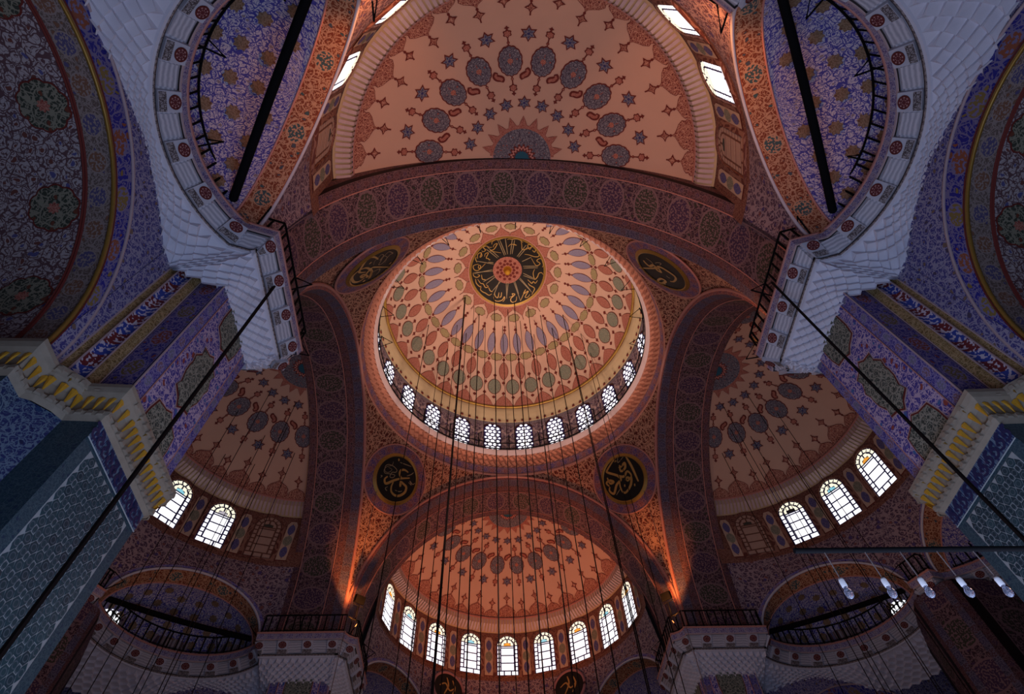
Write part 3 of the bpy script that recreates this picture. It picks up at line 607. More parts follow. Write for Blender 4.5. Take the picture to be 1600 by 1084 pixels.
for sgn in (1, -1):
    mb = MB()
    A, B = ribbon_pts([(-.10*sgn, .24), (-.15*sgn, .11), (.015*sgn, .015), (.09*sgn, -.11), (.015*sgn, -.25)], .30)
    pp = [(a.x, a.y) for a in A]+[(b.x, b.y) for b in B[::-1]]
    n = len(A); mb.grid([[sph_pt(SR, SZ, 23.6, a.x, a.y, .03) for a in A], [sph_pt(SR, SZ, 23.6, b.x, b.y, .03) for b in B]], lambda i, j: (j*.05, i*.3), 0)
    A, B = ribbon_pts([(-.09*sgn, .18), (-.13*sgn, .10), (.015*sgn, .015), (.08*sgn, -.10), (.015*sgn, -.19)], .13)
    mb.grid([[sph_pt(SR, SZ, 23.6, a.x, a.y, .042) for a in A], [sph_pt(SR, SZ, 23.6, b.x, b.y, .042) for b in B]], lambda i, j: (j*.05, i*.3), 1)
    mot('painted_leaf', mb, ['maroon', 'brick'], [DA*i for i in range(-4, 5) if (i > 0) == (sgn > 0)])
def lace(w, h, pol, fin):
    mb = MB()
    o = [(-w, -h*.5), (w, -h*.5), (w*1.02, -h*.22), (w*.82, -h*.06), (w*.86, h*.10), (w*.62, h*.28), (w*.34, h*.38), (w*.12, h*.48), (0, h*.62), (-w*.12, h*.48), (-w*.34, h*.38), (-w*.62, h*.28), (-w*.86, h*.10), (-w*.82, -h*.06), (-w*1.02, -h*.22)]
    decal(mb, SR, SZ, pol, grow(o, .03), 0, .03); decal(mb, SR, SZ, pol, o, 1, .04)
    y = h*.62; decal(mb, SR, SZ, pol, strip(0, y-.05, 0, y+fin, .06), 0, .03, (0, y), ())
    decal(mb, SR, SZ, pol, star(4, .26, .13, y+.36), 0, .035, (0, y+.36), ()); decal(mb, SR, SZ, pol, star(4, .17, .09, y+.36), 1, .046, (0, y+.36), ()); decal(mb, SR, SZ, pol, circ(.06, 0, y+.08, 8), 0, .036, (0, y+.08), ())
    return mb
mot('painted_lace', lace(.66, .95, 47.7, .72), ['maroon', 'lace'], [DA*i for i in range(-4, 5)])
mot('painted_lace', lace(.50, .62, 48.6, .66), ['maroon', 'lace'], [DA*(i+.5) for i in range(-5, 5)])
# crown: flames, half disc, toothed teal centre
mb = MB(); o = [(-.20, .52), (-.26, .10), (-.16, .06), (-.10, -.10), (0, -.34), (.10, -.10), (.16, .06), (.26, .10), (.20, .52)]
decal(mb, SR, SZ, 9.8, grow(o, .02), 0, .03); decal(mb, SR, SZ, 9.8, o, 1, .036)
mot('painted_flame', mb, ['maroon', 'brick'], [DA*i for i in range(-4, 5)])
def halfcap(p0, p1, eps, teeth=0):
    mb = MB(); n = 72; az = frange(-90, 90, n); rows = []
    for f in frange(0, 1, 3):
        row = []
        for i, a in enumerate(az):
            pe = p1 if not teeth else p1*(1-.16*(1 if (i//(n//(teeth*2))) % 2 else 0))
            p = p0+(pe-p0)*f
            row.append(((SR-eps)*sin(rad(p))*sin(rad(a)), SY+(SR-eps)*sin(rad(p))*cos(rad(a)), SZ+(SR-eps)*cos(rad(p))))
        rows.append(row)
    mb.grid(rows, lambda i, j: (rad(az[j])*1.3, i*.4)); return mb
for nme, p0, p1, e, mt, th in (('crown_rim', .1, 8.7, .035, 'rose', 0), ('crown_disc', .1, 8.4, .05, 'greyblue', 0), ('crown_teeth', .1, 4.1, .06, 'maroon', 9), ('crown_teeth_pale', .1, 3.5, .07, 'rose', 9), ('crown_teeth', .1, 2.9, .08, 'maroon', 9), ('crown_centre', .1, 2.3, .09, 'teal', 9)):
    HP.append((nme, halfcap(p0, p1, e, th).mesh(nme, [mt], True), None))
hl = ['far half dome, orange lit and whole, above the row of nine bright windows', 'left half dome, dim brown, partly hidden by the near left pier', 'near half dome overhead with crown medallion and ring of pendants', 'right half dome, dim brown, partly hidden by the near right pier']
for k in range(4):
    o = tag(empty('half_dome', RZ(k)), hl[k], 'half dome', 'half domes around the central dome')
    for nme, me, azs in HP:
        if azs is None: put(nme, me, o); continue
        for a in azs:
            put(nme, me, o, Matrix.Translation((0, SY, 0)) @ Matrix.Rotation(-rad(a), 4, 'Z'))
# decals are built about the world axis, so shift their meshes only by the matrices above

# window drum: cornice, wall, windows, cream panels
def half_rev(prof, n=56, a0=-92, a1=92, uvr=None):
    mb = MB(); revolve(mb, prof, a0, a1, n, 0, (0, WY), uvr); return mb
KP = []
mb = half_rev([(7.06, 25.38), (7.02, 25.30), (7.06, 25.22)]); KP.append(('upper_fillet', mb.mesh('upper_fillet', ['rose'], True)))
mb = MB()
for i in range(110):
    a = rad(-91+182*i/110); a1 = rad(-91+182*(i+.62)/110)
    P = [(r*sin(q), WY+r*cos(q), z) for q in (a, a1) for r, z in ((7.05, 25.24), (7.10, 24.93), (7.39, 24.74), (7.62, 24.64))]
    for t in range(3): mb.face([P[t], P[t+1], P[4+t+1], P[4+t]])
KP.append(('ribs', mb.mesh('ribs', ['lilac'])))
mb = half_rev([(7.10, 25.25), (7.18, 24.98), (7.46, 24.80), (7.72, 24.62)]); KP.append(('cove', mb.mesh('cove', ['beige'], True)))
WALLM = half_rev([(WR, 21.35), (WR, 24.66)], 64).mesh('lattice_face', ['drumwall'], True)
def wpoly(mb, poly, R, z0, mi): mb.face([(R*sin(x/R), R*cos(x/R), z0+y) for x, y in poly], list(poly), mi)
mb = MB()
hexp = [(-.27, .02), (.27, .02), (.27, 2.35), (.15, 2.58), (-.15, 2.58), (-.27, 2.35)]
wpoly(mb, grow(hexp, .05, (0, 1.3)), WR-.015, 21.72, 1); wpoly(mb, hexp, WR-.03, 21.72, 0)
mb2 = MB(); wpoly(mb2, vesica(.19, .36, 20, .3, 2.0), WR-.045, 21.72, 0); wpoly(mb2, vesica(.24, .34, 20, .1, 1.26), WR-.045, 21.72, 1); wpoly(mb2, vesica(.19, .36, 20, .3, .52), WR-.045, 21.72, 0)
wpoly(mb2, strip(0, .1, 0, 2.45, .03), WR-.04, 21.72, 2)
M['ovalblue'] = arab('deep_blue_oval', 10, (.055, .06, .24), (.17, .16, .30), (.10, .05, .10), (.05, .05, .14))
CPAN = mb.mesh('cream_panel', ['cream', 'maroon']); COV = mb2.mesh('painted_ovals', ['ovalblue', 'green', 'maroon'])
# pane outlines: a border of small panes round a tall centre light
def pane_set(W, H):
    b = W*.36; hw = W; zt = H-W; out = []
    n = 6; hs = (zt-.30)/n
    out += [('s', [(-hw, 0), (-hw/3, 0), (-hw/3, .30), (-hw, .30)]), ('s', [(-hw/3, 0), (hw/3, 0), (hw/3, .30), (-hw/3, .30)]), ('s', [(hw/3, 0), (hw, 0), (hw, .30), (hw/3, .30)])]
    for i in range(n):
        y0 = .30+hs*i
        for s in (-1, 1): out.append(('s', [(s*hw, y0), (s*(hw-b), y0), (s*(hw-b), y0+hs), (s*hw, y0+hs)]))
    m = 7
    for i in range(m):
        a0, a1 = pi*i/m, pi*(i+1)/m; am = (a0+a1)/2; ri = hw-b
        out.append(('w', [(hw*cos(a), zt+hw*sin(a)) for a in (a0, am, a1)]+[(ri*cos(a), zt+ri*sin(a)) for a in (a1, am, a0)]))
    ri = hw-b; c = 3; hc = (zt-.30-.16)/c
    for i in range(c): out.append(('c', [(-ri, .30+hc*i), (ri, .30+hc*i), (ri, .30+hc*(i+1)), (-ri, .30+hc*(i+1))]))
    yb = zt-.16
    ro = ri*.62
    out.append(('o', [(ro*cos(pi*i/8), zt-.04+ro*sin(pi*i/8)) for i in range(9)]))
    out.append(('s', [(-ri, yb), (ri, yb), (ri, zt-.04), (-ri, zt-.04)]))
    out.append(('w', [(ri, zt-.04)]+[(ri*cos(pi*i/8), zt+ri*sin(pi*i/8)) for i in range(5)]+[(ro*cos(pi*i/8), zt-.04+ro*sin(pi*i/8)) for i in range(5)][::-1]))
    out.append(('w', [(-ri, zt-.04)]+[(-ri*cos(pi*i/8), zt+ri*sin(pi*i/8)) for i in range(5)]+[(-ro*cos(pi*i/8), zt-.04+ro*sin(pi*i/8)) for i in range(5)][::-1]))
    return out
def shrink(poly, k):
    cx = sum(p[0] for p in poly)/len(poly); cy = sum(p[1] for p in poly)/len(poly); out = []
    for x, y in poly:
        dx, dy = x-cx, y-cy
        out.append((cx+dx-math.copysign(min(k, abs(dx)), dx), cy+dy-math.copysign(min(k, abs(dy)), dy)))
    return out
def pane_mesh(poly, mat, depth=.012):
    mb = MB(); P = shrink(poly, .043)
    if sum(P[i][0]*P[(i+1) % len(P)][1]-P[(i+1) % len(P)][0]*P[i][1] for i in range(len(P))) < 0: P = P[::-1]
    f = [(x, -depth, y) for x, y in P]; mb.face(f)
    for i in range(len(P)):
        a, b = P[i], P[(i+1) % len(P)]; mb.face([(a[0], -depth, a[1]), (a[0], 0, a[1]), (b[0], 0, b[1]), (b[0], -depth, b[1])])
    return mb.mesh('pane', [mat])
PS = pane_set(.70, 2.70)
PMESH = {}
def pane_me(i, mat):
    if (i, mat) not in PMESH: PMESH[(i, mat)] = pane_mesh(PS[i][1], mat)
    return PMESH[(i, mat)]
def framed(matp, matf):
    mb = MB(); P = arch_poly(.73, 2.75, 16); P = [(x, y-.03) for x, y in P]
    mb.face([(x, 0.0, y) for x, y in P], None, 0); me = mb.mesh('lead_plate', [matp])
    mb = MB(); P0 = arch_poly(.72, 2.73, 16); P1 = arch_poly(.98, 3.02, 16); P1 = [(x, y-.12) for x, y in P1]; P0 = [(x, y-.02) for x, y in P0]
    rows = [[(x, .0, y) for x, y in P0], [(x, -.07, y) for x, y in P0], [(x, -.05, y) for x, y in P1], [(x, .10, y) for x, y in P1]]
    mb.grid(rows, lambda i, j: (j*.22, i*.07), 0, True); return me, mb.mesh('frame', [matf])
PLATE, FRAME = framed('lead', 'drumwall'); PLATEB, FRAMEB = framed('leadbrown', 'drumwall')
def big_window(base, az, label, blind=False, orn='panesky', group=None, warm=True):
    m = base @ Matrix.Translation((0, WY, 0)) @ Matrix.Rotation(-rad(az), 4, 'Z') @ Matrix.Translation((0, WR*cos(.05)-.03, 21.74))
    o = window(label, group, m)
    put('lead_plate', PLATEB if blind else PLATE, o); put('frame', FRAMEB if blind else FRAME, o)
    for i, (t, P) in enumerate(PS):
        mt = 'paintpane' if blind else ('panewarm' if (t == 'w' and warm) else 'pane')
        if t == 'o': mt = 'darkpane' if blind else orn
        put('pane', pane_me(i, mt), o)
pos9 = ['leftmost', 'second from the left', 'third from the left', 'fourth from the left', 'middle', 'fourth from the right', 'third from the right', 'second from the right', 'rightmost']
kl = ['ribbed pale cornice under the far half dome', 'ribbed pale cornice under the left half dome', 'ribbed pale cornice curving overhead round the near half dome', 'ribbed pale cornice under the right half dome']
wl = ['far', 'left', 'near', 'right']
for k in range(4):
    R = RZ(k)
    c_ = tag(empty('half_dome_cornice', R), kl[k], 'cornice', 'cornices of the half domes')
    for nme, me in KP: put(nme, me, c_)
    wd = tag(empty('wall_%s' % wl[k], R), 'curved red latticed wall with cream painted panels between the windows of the %s half dome' % wl[k], None, None, 'structure')
    put('lattice_face', WALLM, wd)
    for i in range(-5, 5):
        a = DA*(i+.5)
        if abs(a) > 88: continue
        mm = Matrix.Translation((0, WY, 0)) @ Matrix.Rotation(-rad(a), 4, 'Z')
        q = put('cream_panel', CPAN, wd, mm); put('painted_ovals', COV, q)
for i in range(-4, 5):
    big_window(RZ(0), DA*i, 'tall arched bright window under the far half dome, %s of nine' % pos9[i+4], False, 'paneorange' if i % 2 == 0 else 'panesky', None, True)
big_window(RZ(1), DA*4, 'blind arched window painted in cream panes under the left half dome', True)
big_window(RZ(1), DA*3, 'bright arched window under the left half dome, beside the blind painted one', False, 'panedim')
big_window(RZ(1), DA*2, 'bright arched window under the left half dome, partly cut off by the gilt pier capital', False, 'panesky')
big_window(RZ(3), -DA*4, 'blind arched window painted in cream panes under the right half dome', True)
big_window(RZ(3), -DA*3, 'bright arched window under the right half dome, beside the blind painted one', False, 'darkpane')
big_window(RZ(3), -DA*2, 'bright arched window under the right half dome with a blue top pane, middle of three', False, 'panesky')
big_window(RZ(3), -DA*1, 'bright arched window under the right half dome beside the near right pier', False, 'paneorange')
for s, nm in ((1, 'left'), (-1, 'right')):
    big_window(RZ(2), s*DA*4, 'blind cream painted window at the lower %s rim of the near half dome' % nm, True)
    big_window(RZ(2), s*DA*3, 'bright window at the %s rim of the near half dome, nearer the great arch' % nm, False, 'panewarm')
    big_window(RZ(2), s*DA*2, 'bright window at the %s rim of the near half dome, highest in the picture' % nm, False, 'panewarm')

# ================================================================== EXEDRAE: arch band, vault, spandrels (three under each half dome)
EF, EB, ES, EZ, ECF, ECB = 7.45, 8.15, 3.5, 17.55, 2.42, 2.10
def exf(d, t, z):   # exedra frame at angle 0 of the north unit: outward +y from WY
    return (t, WY+d, z)
def earc(S, C, n=30): return [(S*cos(pi*i/n), EZ+C*sin(pi*i/n)) for i in range(n+1)]
XP = []
mb = MB(); a0 = earc(ES, ECF); a1 = earc(ES-.05, ECB); L = [0]
for p, q in zip(a0, a0[1:]): L.append(L[-1]+hypot(q[0]-p[0], q[1]-p[1]))
mb.grid([[exf(EF, t, z) for t, z in a0], [exf(EB, t, z) for t, z in a1]], lambda i, j: (L[j]-L[-1]/2, (-.39, .39)[i])); XP.append(('arch_band', mb.mesh('arch_band', ['orangeband'], True)))
mb = MB(); mb.tube([exf(EF-.02, t, z+.05) for t, z in a0], .06, 5); XP.append(('pale_moulding', mb.mesh('pale_moulding', ['marble'], True)))
mb = MB(); b0 = earc(ES+.26, ECF+.24); mb.grid([[exf(EF-.01, t, z) for t, z in b0], [exf(EF, t, z) for t, z in earc(ES+.02, ECF+.06)]], lambda i, j: (j*.24, (.12, -.12)[i])); XP.append(('blue_border', mb.mesh('blue_border', ['ovalband'])))
mb = MB(); mb.tube([exf(EB, t, z) for t, z in a1], .035, 5); XP.append(('rear_line', mb.mesh('rear_line', ['rose'], True)))
# vault: flattened quarter ellipsoid behind the band
def vault_pt(u, v, s=1.0):   # u -90..90 across, v 0..90 up
    cv = cos(rad(v)); return exf(EB+2.75*cv**.55*cos(rad(u))*s, (ES-.05)*(cv**1.0 if abs(u) > 89.9 else cv**.75*1.0)*sin(rad(u))*s, EZ+ECB*sin(rad(v))**.9*s)
def vp(u, v, s=1.0):
    ph = rad(v); return exf(EB+2.75*cos(ph)*cos(rad(u))*s, (ES-.05)*cos(ph)*sin(rad(u))*s, EZ+(ECB)*sin(ph)*s)
mb = MB(); us = frange(-90, 90, 32); vs = frange(0, 90, 14)
mb.grid([[vp(u, v) for u in us] for v in vs], lambda i, j: (rad(us[j])*3.1*cos(rad(vs[i])*.8), rad(vs[i])*2.6)); XP.append(('vault', mb.mesh('vault', ['bluevault'], True)))
# spandrel surface from arch to window drum
mb = MB(); top = []; bot = []
for i, (t, z) in enumerate(b0):
    f = t/(ES+.26); a = rad(30)*f
    bot.append(exf(EF-.01, t, z)); top.append((WR*sin(a), WY+WR*cos(a), 21.40))
mid = [tuple((p*.5+q*.5) for p, q in zip(A, B)) for A, B in zip(bot, top)]
mb.grid([bot, mid, top], lambda i, j: (bot[j][0], (bot[j][2]*(1-i*.5)+21.4*i*.5))); XP.append(('spandrel', mb.mesh('spandrel', ['spandrel'], True)))
for s in (-1, 1):
    mb = MB(); e0 = exf(EF, s*(ES+.26), EZ); a = rad(30)*s; e2 = (WR*sin(a), WY+WR*cos(a), 21.40); r = 8.35
    e1 = (r*sin(a), WY+r*cos(a), EZ); mb.face([e0, e1, e2] if s > 0 else [e1, e0, e2], [(0, EZ), (.6, EZ), (.3, 21.4)])
    XP.append(('corner_spandrel', mb.mesh('corner_spandrel', ['spandrel'])))
# rosettes set in the vault
def exmat(a): return Matrix.Translation((0, WY, 0)) @ Matrix.Rotation(-rad(a), 4, 'Z') @ Matrix.Translation((0, -WY, 0))
mb = MB()
s8 = star(8, .22, .165); n = len(s8)
mb.face([(x, y, 0) for x, y in s8], list(s8), 0); mb.face([(x, y, .012) for x, y in circ(.13, 0, 0, 10)], circ(.13, 0, 0, 10), 1)
ROS = mb.mesh('star_rosette', ['rosette', 'rosette'])
ROSM = []
for r_, (v, nu, off) in enumerate(((20, 9, 0), (36, 8, .5), (52, 6, 0), (68, 4, .5))):
    for i in range(nu):
        u = -80+160*(i+.5)/nu
        P = Vector(vp(u, v)); du = Vector(vp(u+1, v))-P; dv = Vector(vp(u, v+1))-P
        nn = dv.cross(du).normalized()
        if nn.dot(P-Vector(exf(EB, 0, EZ+.5))) > 0: nn = -nn
        X = du.normalized(); Y = nn.cross(X); m = Matrix((X, Y, nn)).transposed().to_4x4(); m.translation = P+nn*.05; ROSM.append(m)
# little windows at the foot of the vault
def ogee(w, h): return [(-w, 0), (w, 0), (w, h*.55), (w*.86, h*.75), (w*.5, h*.91), (0, h), (-w*.5, h*.91), (-w*.86, h*.75), (-w, h*.55)]
mb = MB(); P0 = ogee(.62, 1.55); P1 = ogee(.84, 1.85)
mb.grid([[(x, 0, z-.05) for x, z in P1], [(x, -.06, z-.05) for x, z in P1], [(x, -.06, z) for x, z in P0], [(x, 0, z) for x, z in P0]], lambda i, j: (j*.2, i*.1), 0, True); OGF = mb.mesh('frame', ['spandrel'])
mb = MB(); mb.face([(x, -.01, z) for x, z in P0]); OGP = mb.mesh('lead_plate', ['black']); OGPB = mb.copy() if hasattr(mb, 'copy') else None
mb = MB(); mb.face([(x, -.01, z) for x, z in P0]); OGPB = mb.mesh('plaster_panel', ['field'])
OP = []
for j, y in enumerate((.08, .45, .82)):
    for x, ww in ((-.42, .15), (-.14, .10), (.14, .10), (.42, .15)):
        h = .32 if j < 2 else .36
        OP.append(lobes(ww, h/2, 2, .0, 10, y+.17, x))
OP += [lobes(.17, .12, 2, 0, 10, 1.30, -.2), lobes(.17, .12, 2, 0, 10, 1.30, .2)]
OPM = []
for P in OP:
    mb = MB(); mb.face([(x, -.03, z) for x, z in P][::-1]); OPM.append(mb.mesh('pane', ['pane']))
def exedra_window(base, ang, az, label, bright):
    m = base @ exmat(ang) @ Matrix.Translation((0, WY+6.6, 0)) @ Matrix.Rotation(-rad(az), 4, 'Z') @ Matrix.Translation((0, 4.0 if az else 4.05, 17.72))
    o = window(label, None if bright else 'blind windows at the foot of the blue vaults', m)
    put('frame', OGF, o); put('lead_plate' if bright else 'plaster_panel', OGP if bright else OGPB, o)
    if bright:
        for me in OPM: put('pane', me, o)
names = {(0, 60): 'far right', (0, -60): 'far left', (0, 0): 'far middle', (1, 60): 'left, beyond the near left pier', (1, -60): 'left, behind the near left pier', (1, 0): 'left middle', (2, 60): 'near left overhead', (2, -60): 'near right overhead', (2, 0): 'near middle', (3, -60): 'right, beyond the near right pier', (3, 60): 'right, behind the near right pier', (3, 0): 'right middle'}
for k in range(4):
    for a in (-60, 0, 60):
        if (k, a) in ((1, -60), (3, 60), (1, 0), (3, 0), (2, 0)) and False: continue
        m = RZ(k) @ exmat(a)
        o = tag(empty('exedra', m), 'blue and white vaulted niche with russet arch band, %s' % names[(k, a)], 'niche', 'vaulted niches under the half domes')
        for nme, me in XP: put(nme, me, o)
        if (k, a) in ((2, 60), (2, -60), (1, 60), (3, -60)):
            for mm in ROSM: put('star_rosette', ROS, o, mm)
exedra_window(RZ(1), 60, -46, 'small bright lobed window low on the left, beside the blue tiled pier', True)
exedra_window(RZ(3), -60, 46, 'small bright lobed window low on the right behind the hanging bulbs', True)
for k, a in ((1, 60), (3, -60), (2, 60), (2, -60)):
    for az in ((0, 46) if a > 0 else (0, -46)):
        exedra_window(RZ(k), a, az, 'blind pointed window painted at the foot of a blue vault', False)
# tie beams across the niche mouths
tl = {(2, 60): 'thick black tie beam crossing the blue niche at upper left', (2, -60): 'thick black tie beam crossing the blue niche at upper right', (1, 60): 'thick black tie beam behind the gallery railing at lower left', (3, -60): 'thick black tie beam behind the gallery railing at lower right'}
for (k, a), lb in tl.items():
    mb = MB(); n = 12
    mb.tube([exf(8.42, -3.4+6.8*i/n, 18.15-.10*sin(pi*i/n)) for i in range(n+1)], .13, 8)
    tag(put('tie_beam', mb.mesh('tie_beam', ['iron'], True), None, RZ(k) @ exmat(a)), lb, 'beam')
# round boards between the niches of the far half dome
for s, nm in ((-1, 'left'), (1, 'right')):
    m = Matrix.Translation((0, WY, 0)) @ Matrix.Rotation(-rad(30*s), 4, 'Z') @ Matrix.Translation((0, 7.55, 20.35)) @ Matrix.Rotation(rad(-8), 4, 'X')
    b = tag(empty('script_roundel', m), 'dark round script board under the far windows, cut by the lower edge, %s one' % nm, 'roundel', 'boards under the far windows')
    mb = MB(); mb.face([(1.0*cos(2*pi*i/40), -.06, 1.0*sin(2*pi*i/40)) for i in range(40)]); put('black_board', mb.mesh('black_board', ['black']), b)
    mb = MB(); mb.tube([(1.05*cos(2*pi*i/40), -.05, 1.05*sin(2*pi*i/40)) for i in range(40)], .09, 6, 0, True); put('frame', mb.mesh('frame', ['ringband'], True), b)
    mb = MB()
    for q in ([(-.6, .1), (-.2, .3), (.1, -.1), (.5, .2)], [(-.1, .7), (0, .2), (-.3, -.4)], [(.3, .6), (.45, .1), (.2, -.4)]):
        A, B = ribbon_pts(q, .10); mb.grid([[(t.x, -.075, t.y) for t in A], [(t.x, -.075, t.y) for t in B]])
    put('gilt_letters', mb.mesh('gilt_letters', ['script']), b)

# small piers between the niches (partly seen at the lower corners)
mb = MB()
def pl_pt(d, t, z): return (t, WY+d, z)
for t0, t1, d0, d1, mt in ((-.75, -.45, 7.75, 7.75, 1), (-.45, .45, 7.75, 7.75, 0), (.45, .75, 7.75, 7.75, 1), (.75, 1.0, 7.75, 8.0, 2), (1.0, 2.6, 8.0, 10.6, 0), (-1.0, -.75, 8.0, 7.75, 2), (-2.6, -1.0, 10.6, 8.0, 0)):
    h = hypot(t1-t0, d1-d0)/2
    mb.face([pl_pt(d0, t0, 6), pl_pt(d1, t1, 6), pl_pt(d1, t1, 16.9), pl_pt(d0, t0, 16.9)], [(6, -h), (6, h), (16.9, h), (16.9, -h)], mt)
PLM = mb.mesh('pier_face', ['soffit', 'blueband', 'soffitedge'])
for k, a, lb in ((1, 30, 'dark painted pier between the niches at the lower left corner'), (3, -30, 'dark painted pier between the niches at the lower right corner'), (0, 30, 'dark painted pier under the far half dome, right of its middle'), (0, -30, 'dark painted pier under the far half dome, left of its middle')):
    tag(put('niche_pier', PLM, None, RZ(k) @ exmat(a)), lb, 'pier')

# ================================================================== GALLERY CORNICES (one per pier quadrant): path in the NE quadrant
E1 = (5.63, 14.9); ER = 3.75
def lip_path():
    P = []
    e = (sin(rad(60)), cos(rad(60))); t = (-cos(rad(60)), sin(rad(60)))
    def q(th): return (E1[0]+ER*(e[0]*cos(th)+t[0]*sin(th)), E1[1]+ER*(e[1]*cos(th)+t[1]*sin(th)))
    for i in range(31): # half of the middle niche
        th = rad(2.0+70*i/30); P.append((ER*sin(th), WY+6.5+ER*cos(th)))
    u = (sin(rad(30)), cos(rad(30))); v = (cos(rad(30)), -sin(rad(30)))
    for w_ in (-.55, .55): P.append((u[0]*7.75+v[0]*w_, WY+u[1]*7.75+v[1]*w_))
    for i in range(61): P.append(q(rad(72-142*i/60)))
    half = P+[(7.62, 12.22)]
    n = int(round((12.22-8.15)/.2))
    half += [(7.62, 12.22-(12.22-8.15)*i/n) for i in range(1, n+1)]
    half += [(7.78, 8.13)]
    c = [(7.64+.48*sin(rad(a)), 7.64+.48*cos(rad(a))) for a in (20, 32, 45)]
    full = half+c
    return full+[(y, x) for x, y in full[:-1][::-1]], len(P)
LP, NEX = lip_path()
def normals(P):
    out = []
    for i in range(len(P)):
        a = P[max(i-1, 0)]; b = P[min(i+1, len(P)-1)]; p = P[i]
        d1 = Vector((p[0]-a[0], p[1]-a[1])); d2 = Vector((b[0]-p[0], b[1]-p[1]))
        if d1.length < 1e-6: d1 = d2
        if d2.length < 1e-6: d2 = d1
        d1.normalize(); d2.normalize()
        n1 = Vector((-d1.y, d1.x)); n2 = Vector((-d2.y, d2.x)); n = n1+n2
        if n.length < 1e-3: n = n1
        n.normalize(); k = 1/max(.55, n.dot(n1)); out.append((n.x*k, n.y*k))
    return out
NP = normals(LP)
if (NP[5][0]*(LP[5][0]-E1[0])+NP[5][1]*(LP[5][1]-E1[1])) < 0: NP = [(-x, -y) for x, y in NP]
def off(i, o): return (LP[i][0]+NP[i][0]*o, LP[i][1]+NP[i][1]*o)
ARC = [0]
for a, b in zip(LP, LP[1:]): ARC.append(ARC[-1]+hypot(b[0]-a[0], b[1]-a[1]))
LT = ARC[-1]
def at(s, o):
    s = min(max(s, 0), LT-1e-6); lo, hi = 0, len(ARC)-1
    while hi-lo > 1:
        m = (lo+hi)//2
        if ARC[m] <= s: lo = m
        else: hi = m
    f = (s-ARC[lo])/(ARC[hi]-ARC[lo]); p = off(lo, o); q = off(hi, o)
    return Vector((p[0]+(q[0]-p[0])*f, p[1]+(q[1]-p[1])*f, 0))
NL = len(LP)
def prof_grid(pr, uvc=True):
    mb = MB(); L = [0]
    for (o0, z0), (o1, z1) in zip(pr, pr[1:]): L.append(L[-1]+hypot(o1-o0, z1-z0))
    mb.grid([[off(i, o)+(z,) for i in range(NL)] for o, z in pr], lambda i, j: (ARC[j], L[i]-L[-1]/2)); return mb
CP = []
CP.append(('lip_border', prof_grid([(0, 17.60), (.015, 17.34)]).mesh('lip_border', ['lipband'])))
CP.append(('lip_fillet', prof_grid([(-.03, 17.66), (-.03, 17.60), (0, 17.58)]).mesh('lip_fillet', ['rose'])))
CP.append(('under_fillet', prof_grid([(.015, 17.34), (.03, 17.30), (.05, 17.28)]).mesh('under_fillet', ['lilac'])))
CP.append(('frieze_ground', prof_grid([(.10, 17.30), (.14, 17.16), (.46, 16.84), (.44, 16.80)]).mesh('frieze_ground', ['veined'])))
CP.append(('bead_moulding', prof_grid([(.40, 16.84), (.40, 16.76), (.50, 16.70)]).mesh('bead_moulding', ['bead'])))
CP.append(('white_fillet', prof_grid([(.42, 16.745), (.46, 16.69), (.52, 16.69)]).mesh('white_fillet', ['muq'])))
CP.append(('walkway', prof_grid([(-.03, 17.66), (1.5, 17.66)]).mesh('walkway', ['stone'])))
# muqarnas between the bead moulding and the wall
def inner_target(i):
    p = off(i, .50); n = Vector(NP[i]).normalized()
    a, b = LP[i]
    if i < NEX or i >= NL-NEX:        # over the niche: down to the aisle wall plane
        ax = 0 if i < NEX else 1
        d = 1.5
        if n[ax] > .05 and (i > 34 and i < NL-34): d = min(d, (9.95-p[ax])/n[ax])
        if 31 <= i < 33 or NL-33 <= i < NL-31: d = .7
        d = max(.14, min(d, 1.5)); tx, ty = p[0]+n.x*d, p[1]+n.y*d
        if 40 < i < NEX and ty < 11.95: ty = 11.95; tx = max(tx, 9.80)
        if NL-NEX <= i < NL-40 and tx < 11.95: tx = 11.95; ty = max(ty, 9.80)
        return (tx, ty), hypot(tx-p[0], ty-p[1])
    x, y = p
    tx, ty = (max(x, 8.72), y) if (a < b) else (x, max(y, 8.72))
    if hypot(a-b, 0) < .9: tx, ty = max(x, 8.68), max(y, 8.68)
    if a < b and b > 11.3: tx = max(tx, 8.72+(b-11.3)*1.1); ty = 11.3+(b-11.3)*.6
    if b < a and a > 11.3: ty = max(ty, 8.72+(a-11.3)*1.1); tx = 11.3+(a-11.3)*.6
    return (tx, ty), hypot(tx-p[0], ty-p[1])
BOT = [inner_target(i) for i in range(NL)]
def bot_at(s):
    s = min(max(s, 0), LT-1e-6); lo, hi = 0, NL-1
    while hi-lo > 1:
        m = (lo+hi)//2
        if ARC[m] <= s: lo = m
        else: hi = m
    f = (s-ARC[lo])/(ARC[hi]-ARC[lo]); (p, d), (q, e) = BOT[lo], BOT[hi]
    return Vector((p[0]+(q[0]-p[0])*f, p[1]+(q[1]-p[1])*f, 0)), d+(e-d)*f
TIERS, half = 7, .165; ns = int(LT/half); half = LT/ns
rng = random.Random(3)
def muq_pt(i, f, zig, ph, dz=0.0):
    s = i*half; T = at(s, .50); B, d = bot_at(s); p = T.lerp(B, f)
    nn = B-T; nn = nn.normalized() if nn.length > 1e-4 else Vector((1, 0, 0))
    drop = min(1.0, .30+.92*d); z = 16.70-drop*(f**.9)
    amp = zig*min(1, .35+d*.8)*(1 if (i+ph) % 2 == 0 else -1)
    return Vector((p.x+nn.x*amp, p.y+nn.y*amp, z+dz))
mb = MB()
prev = [muq_pt(i, 0, 0, 0) for i in range(ns+1)]
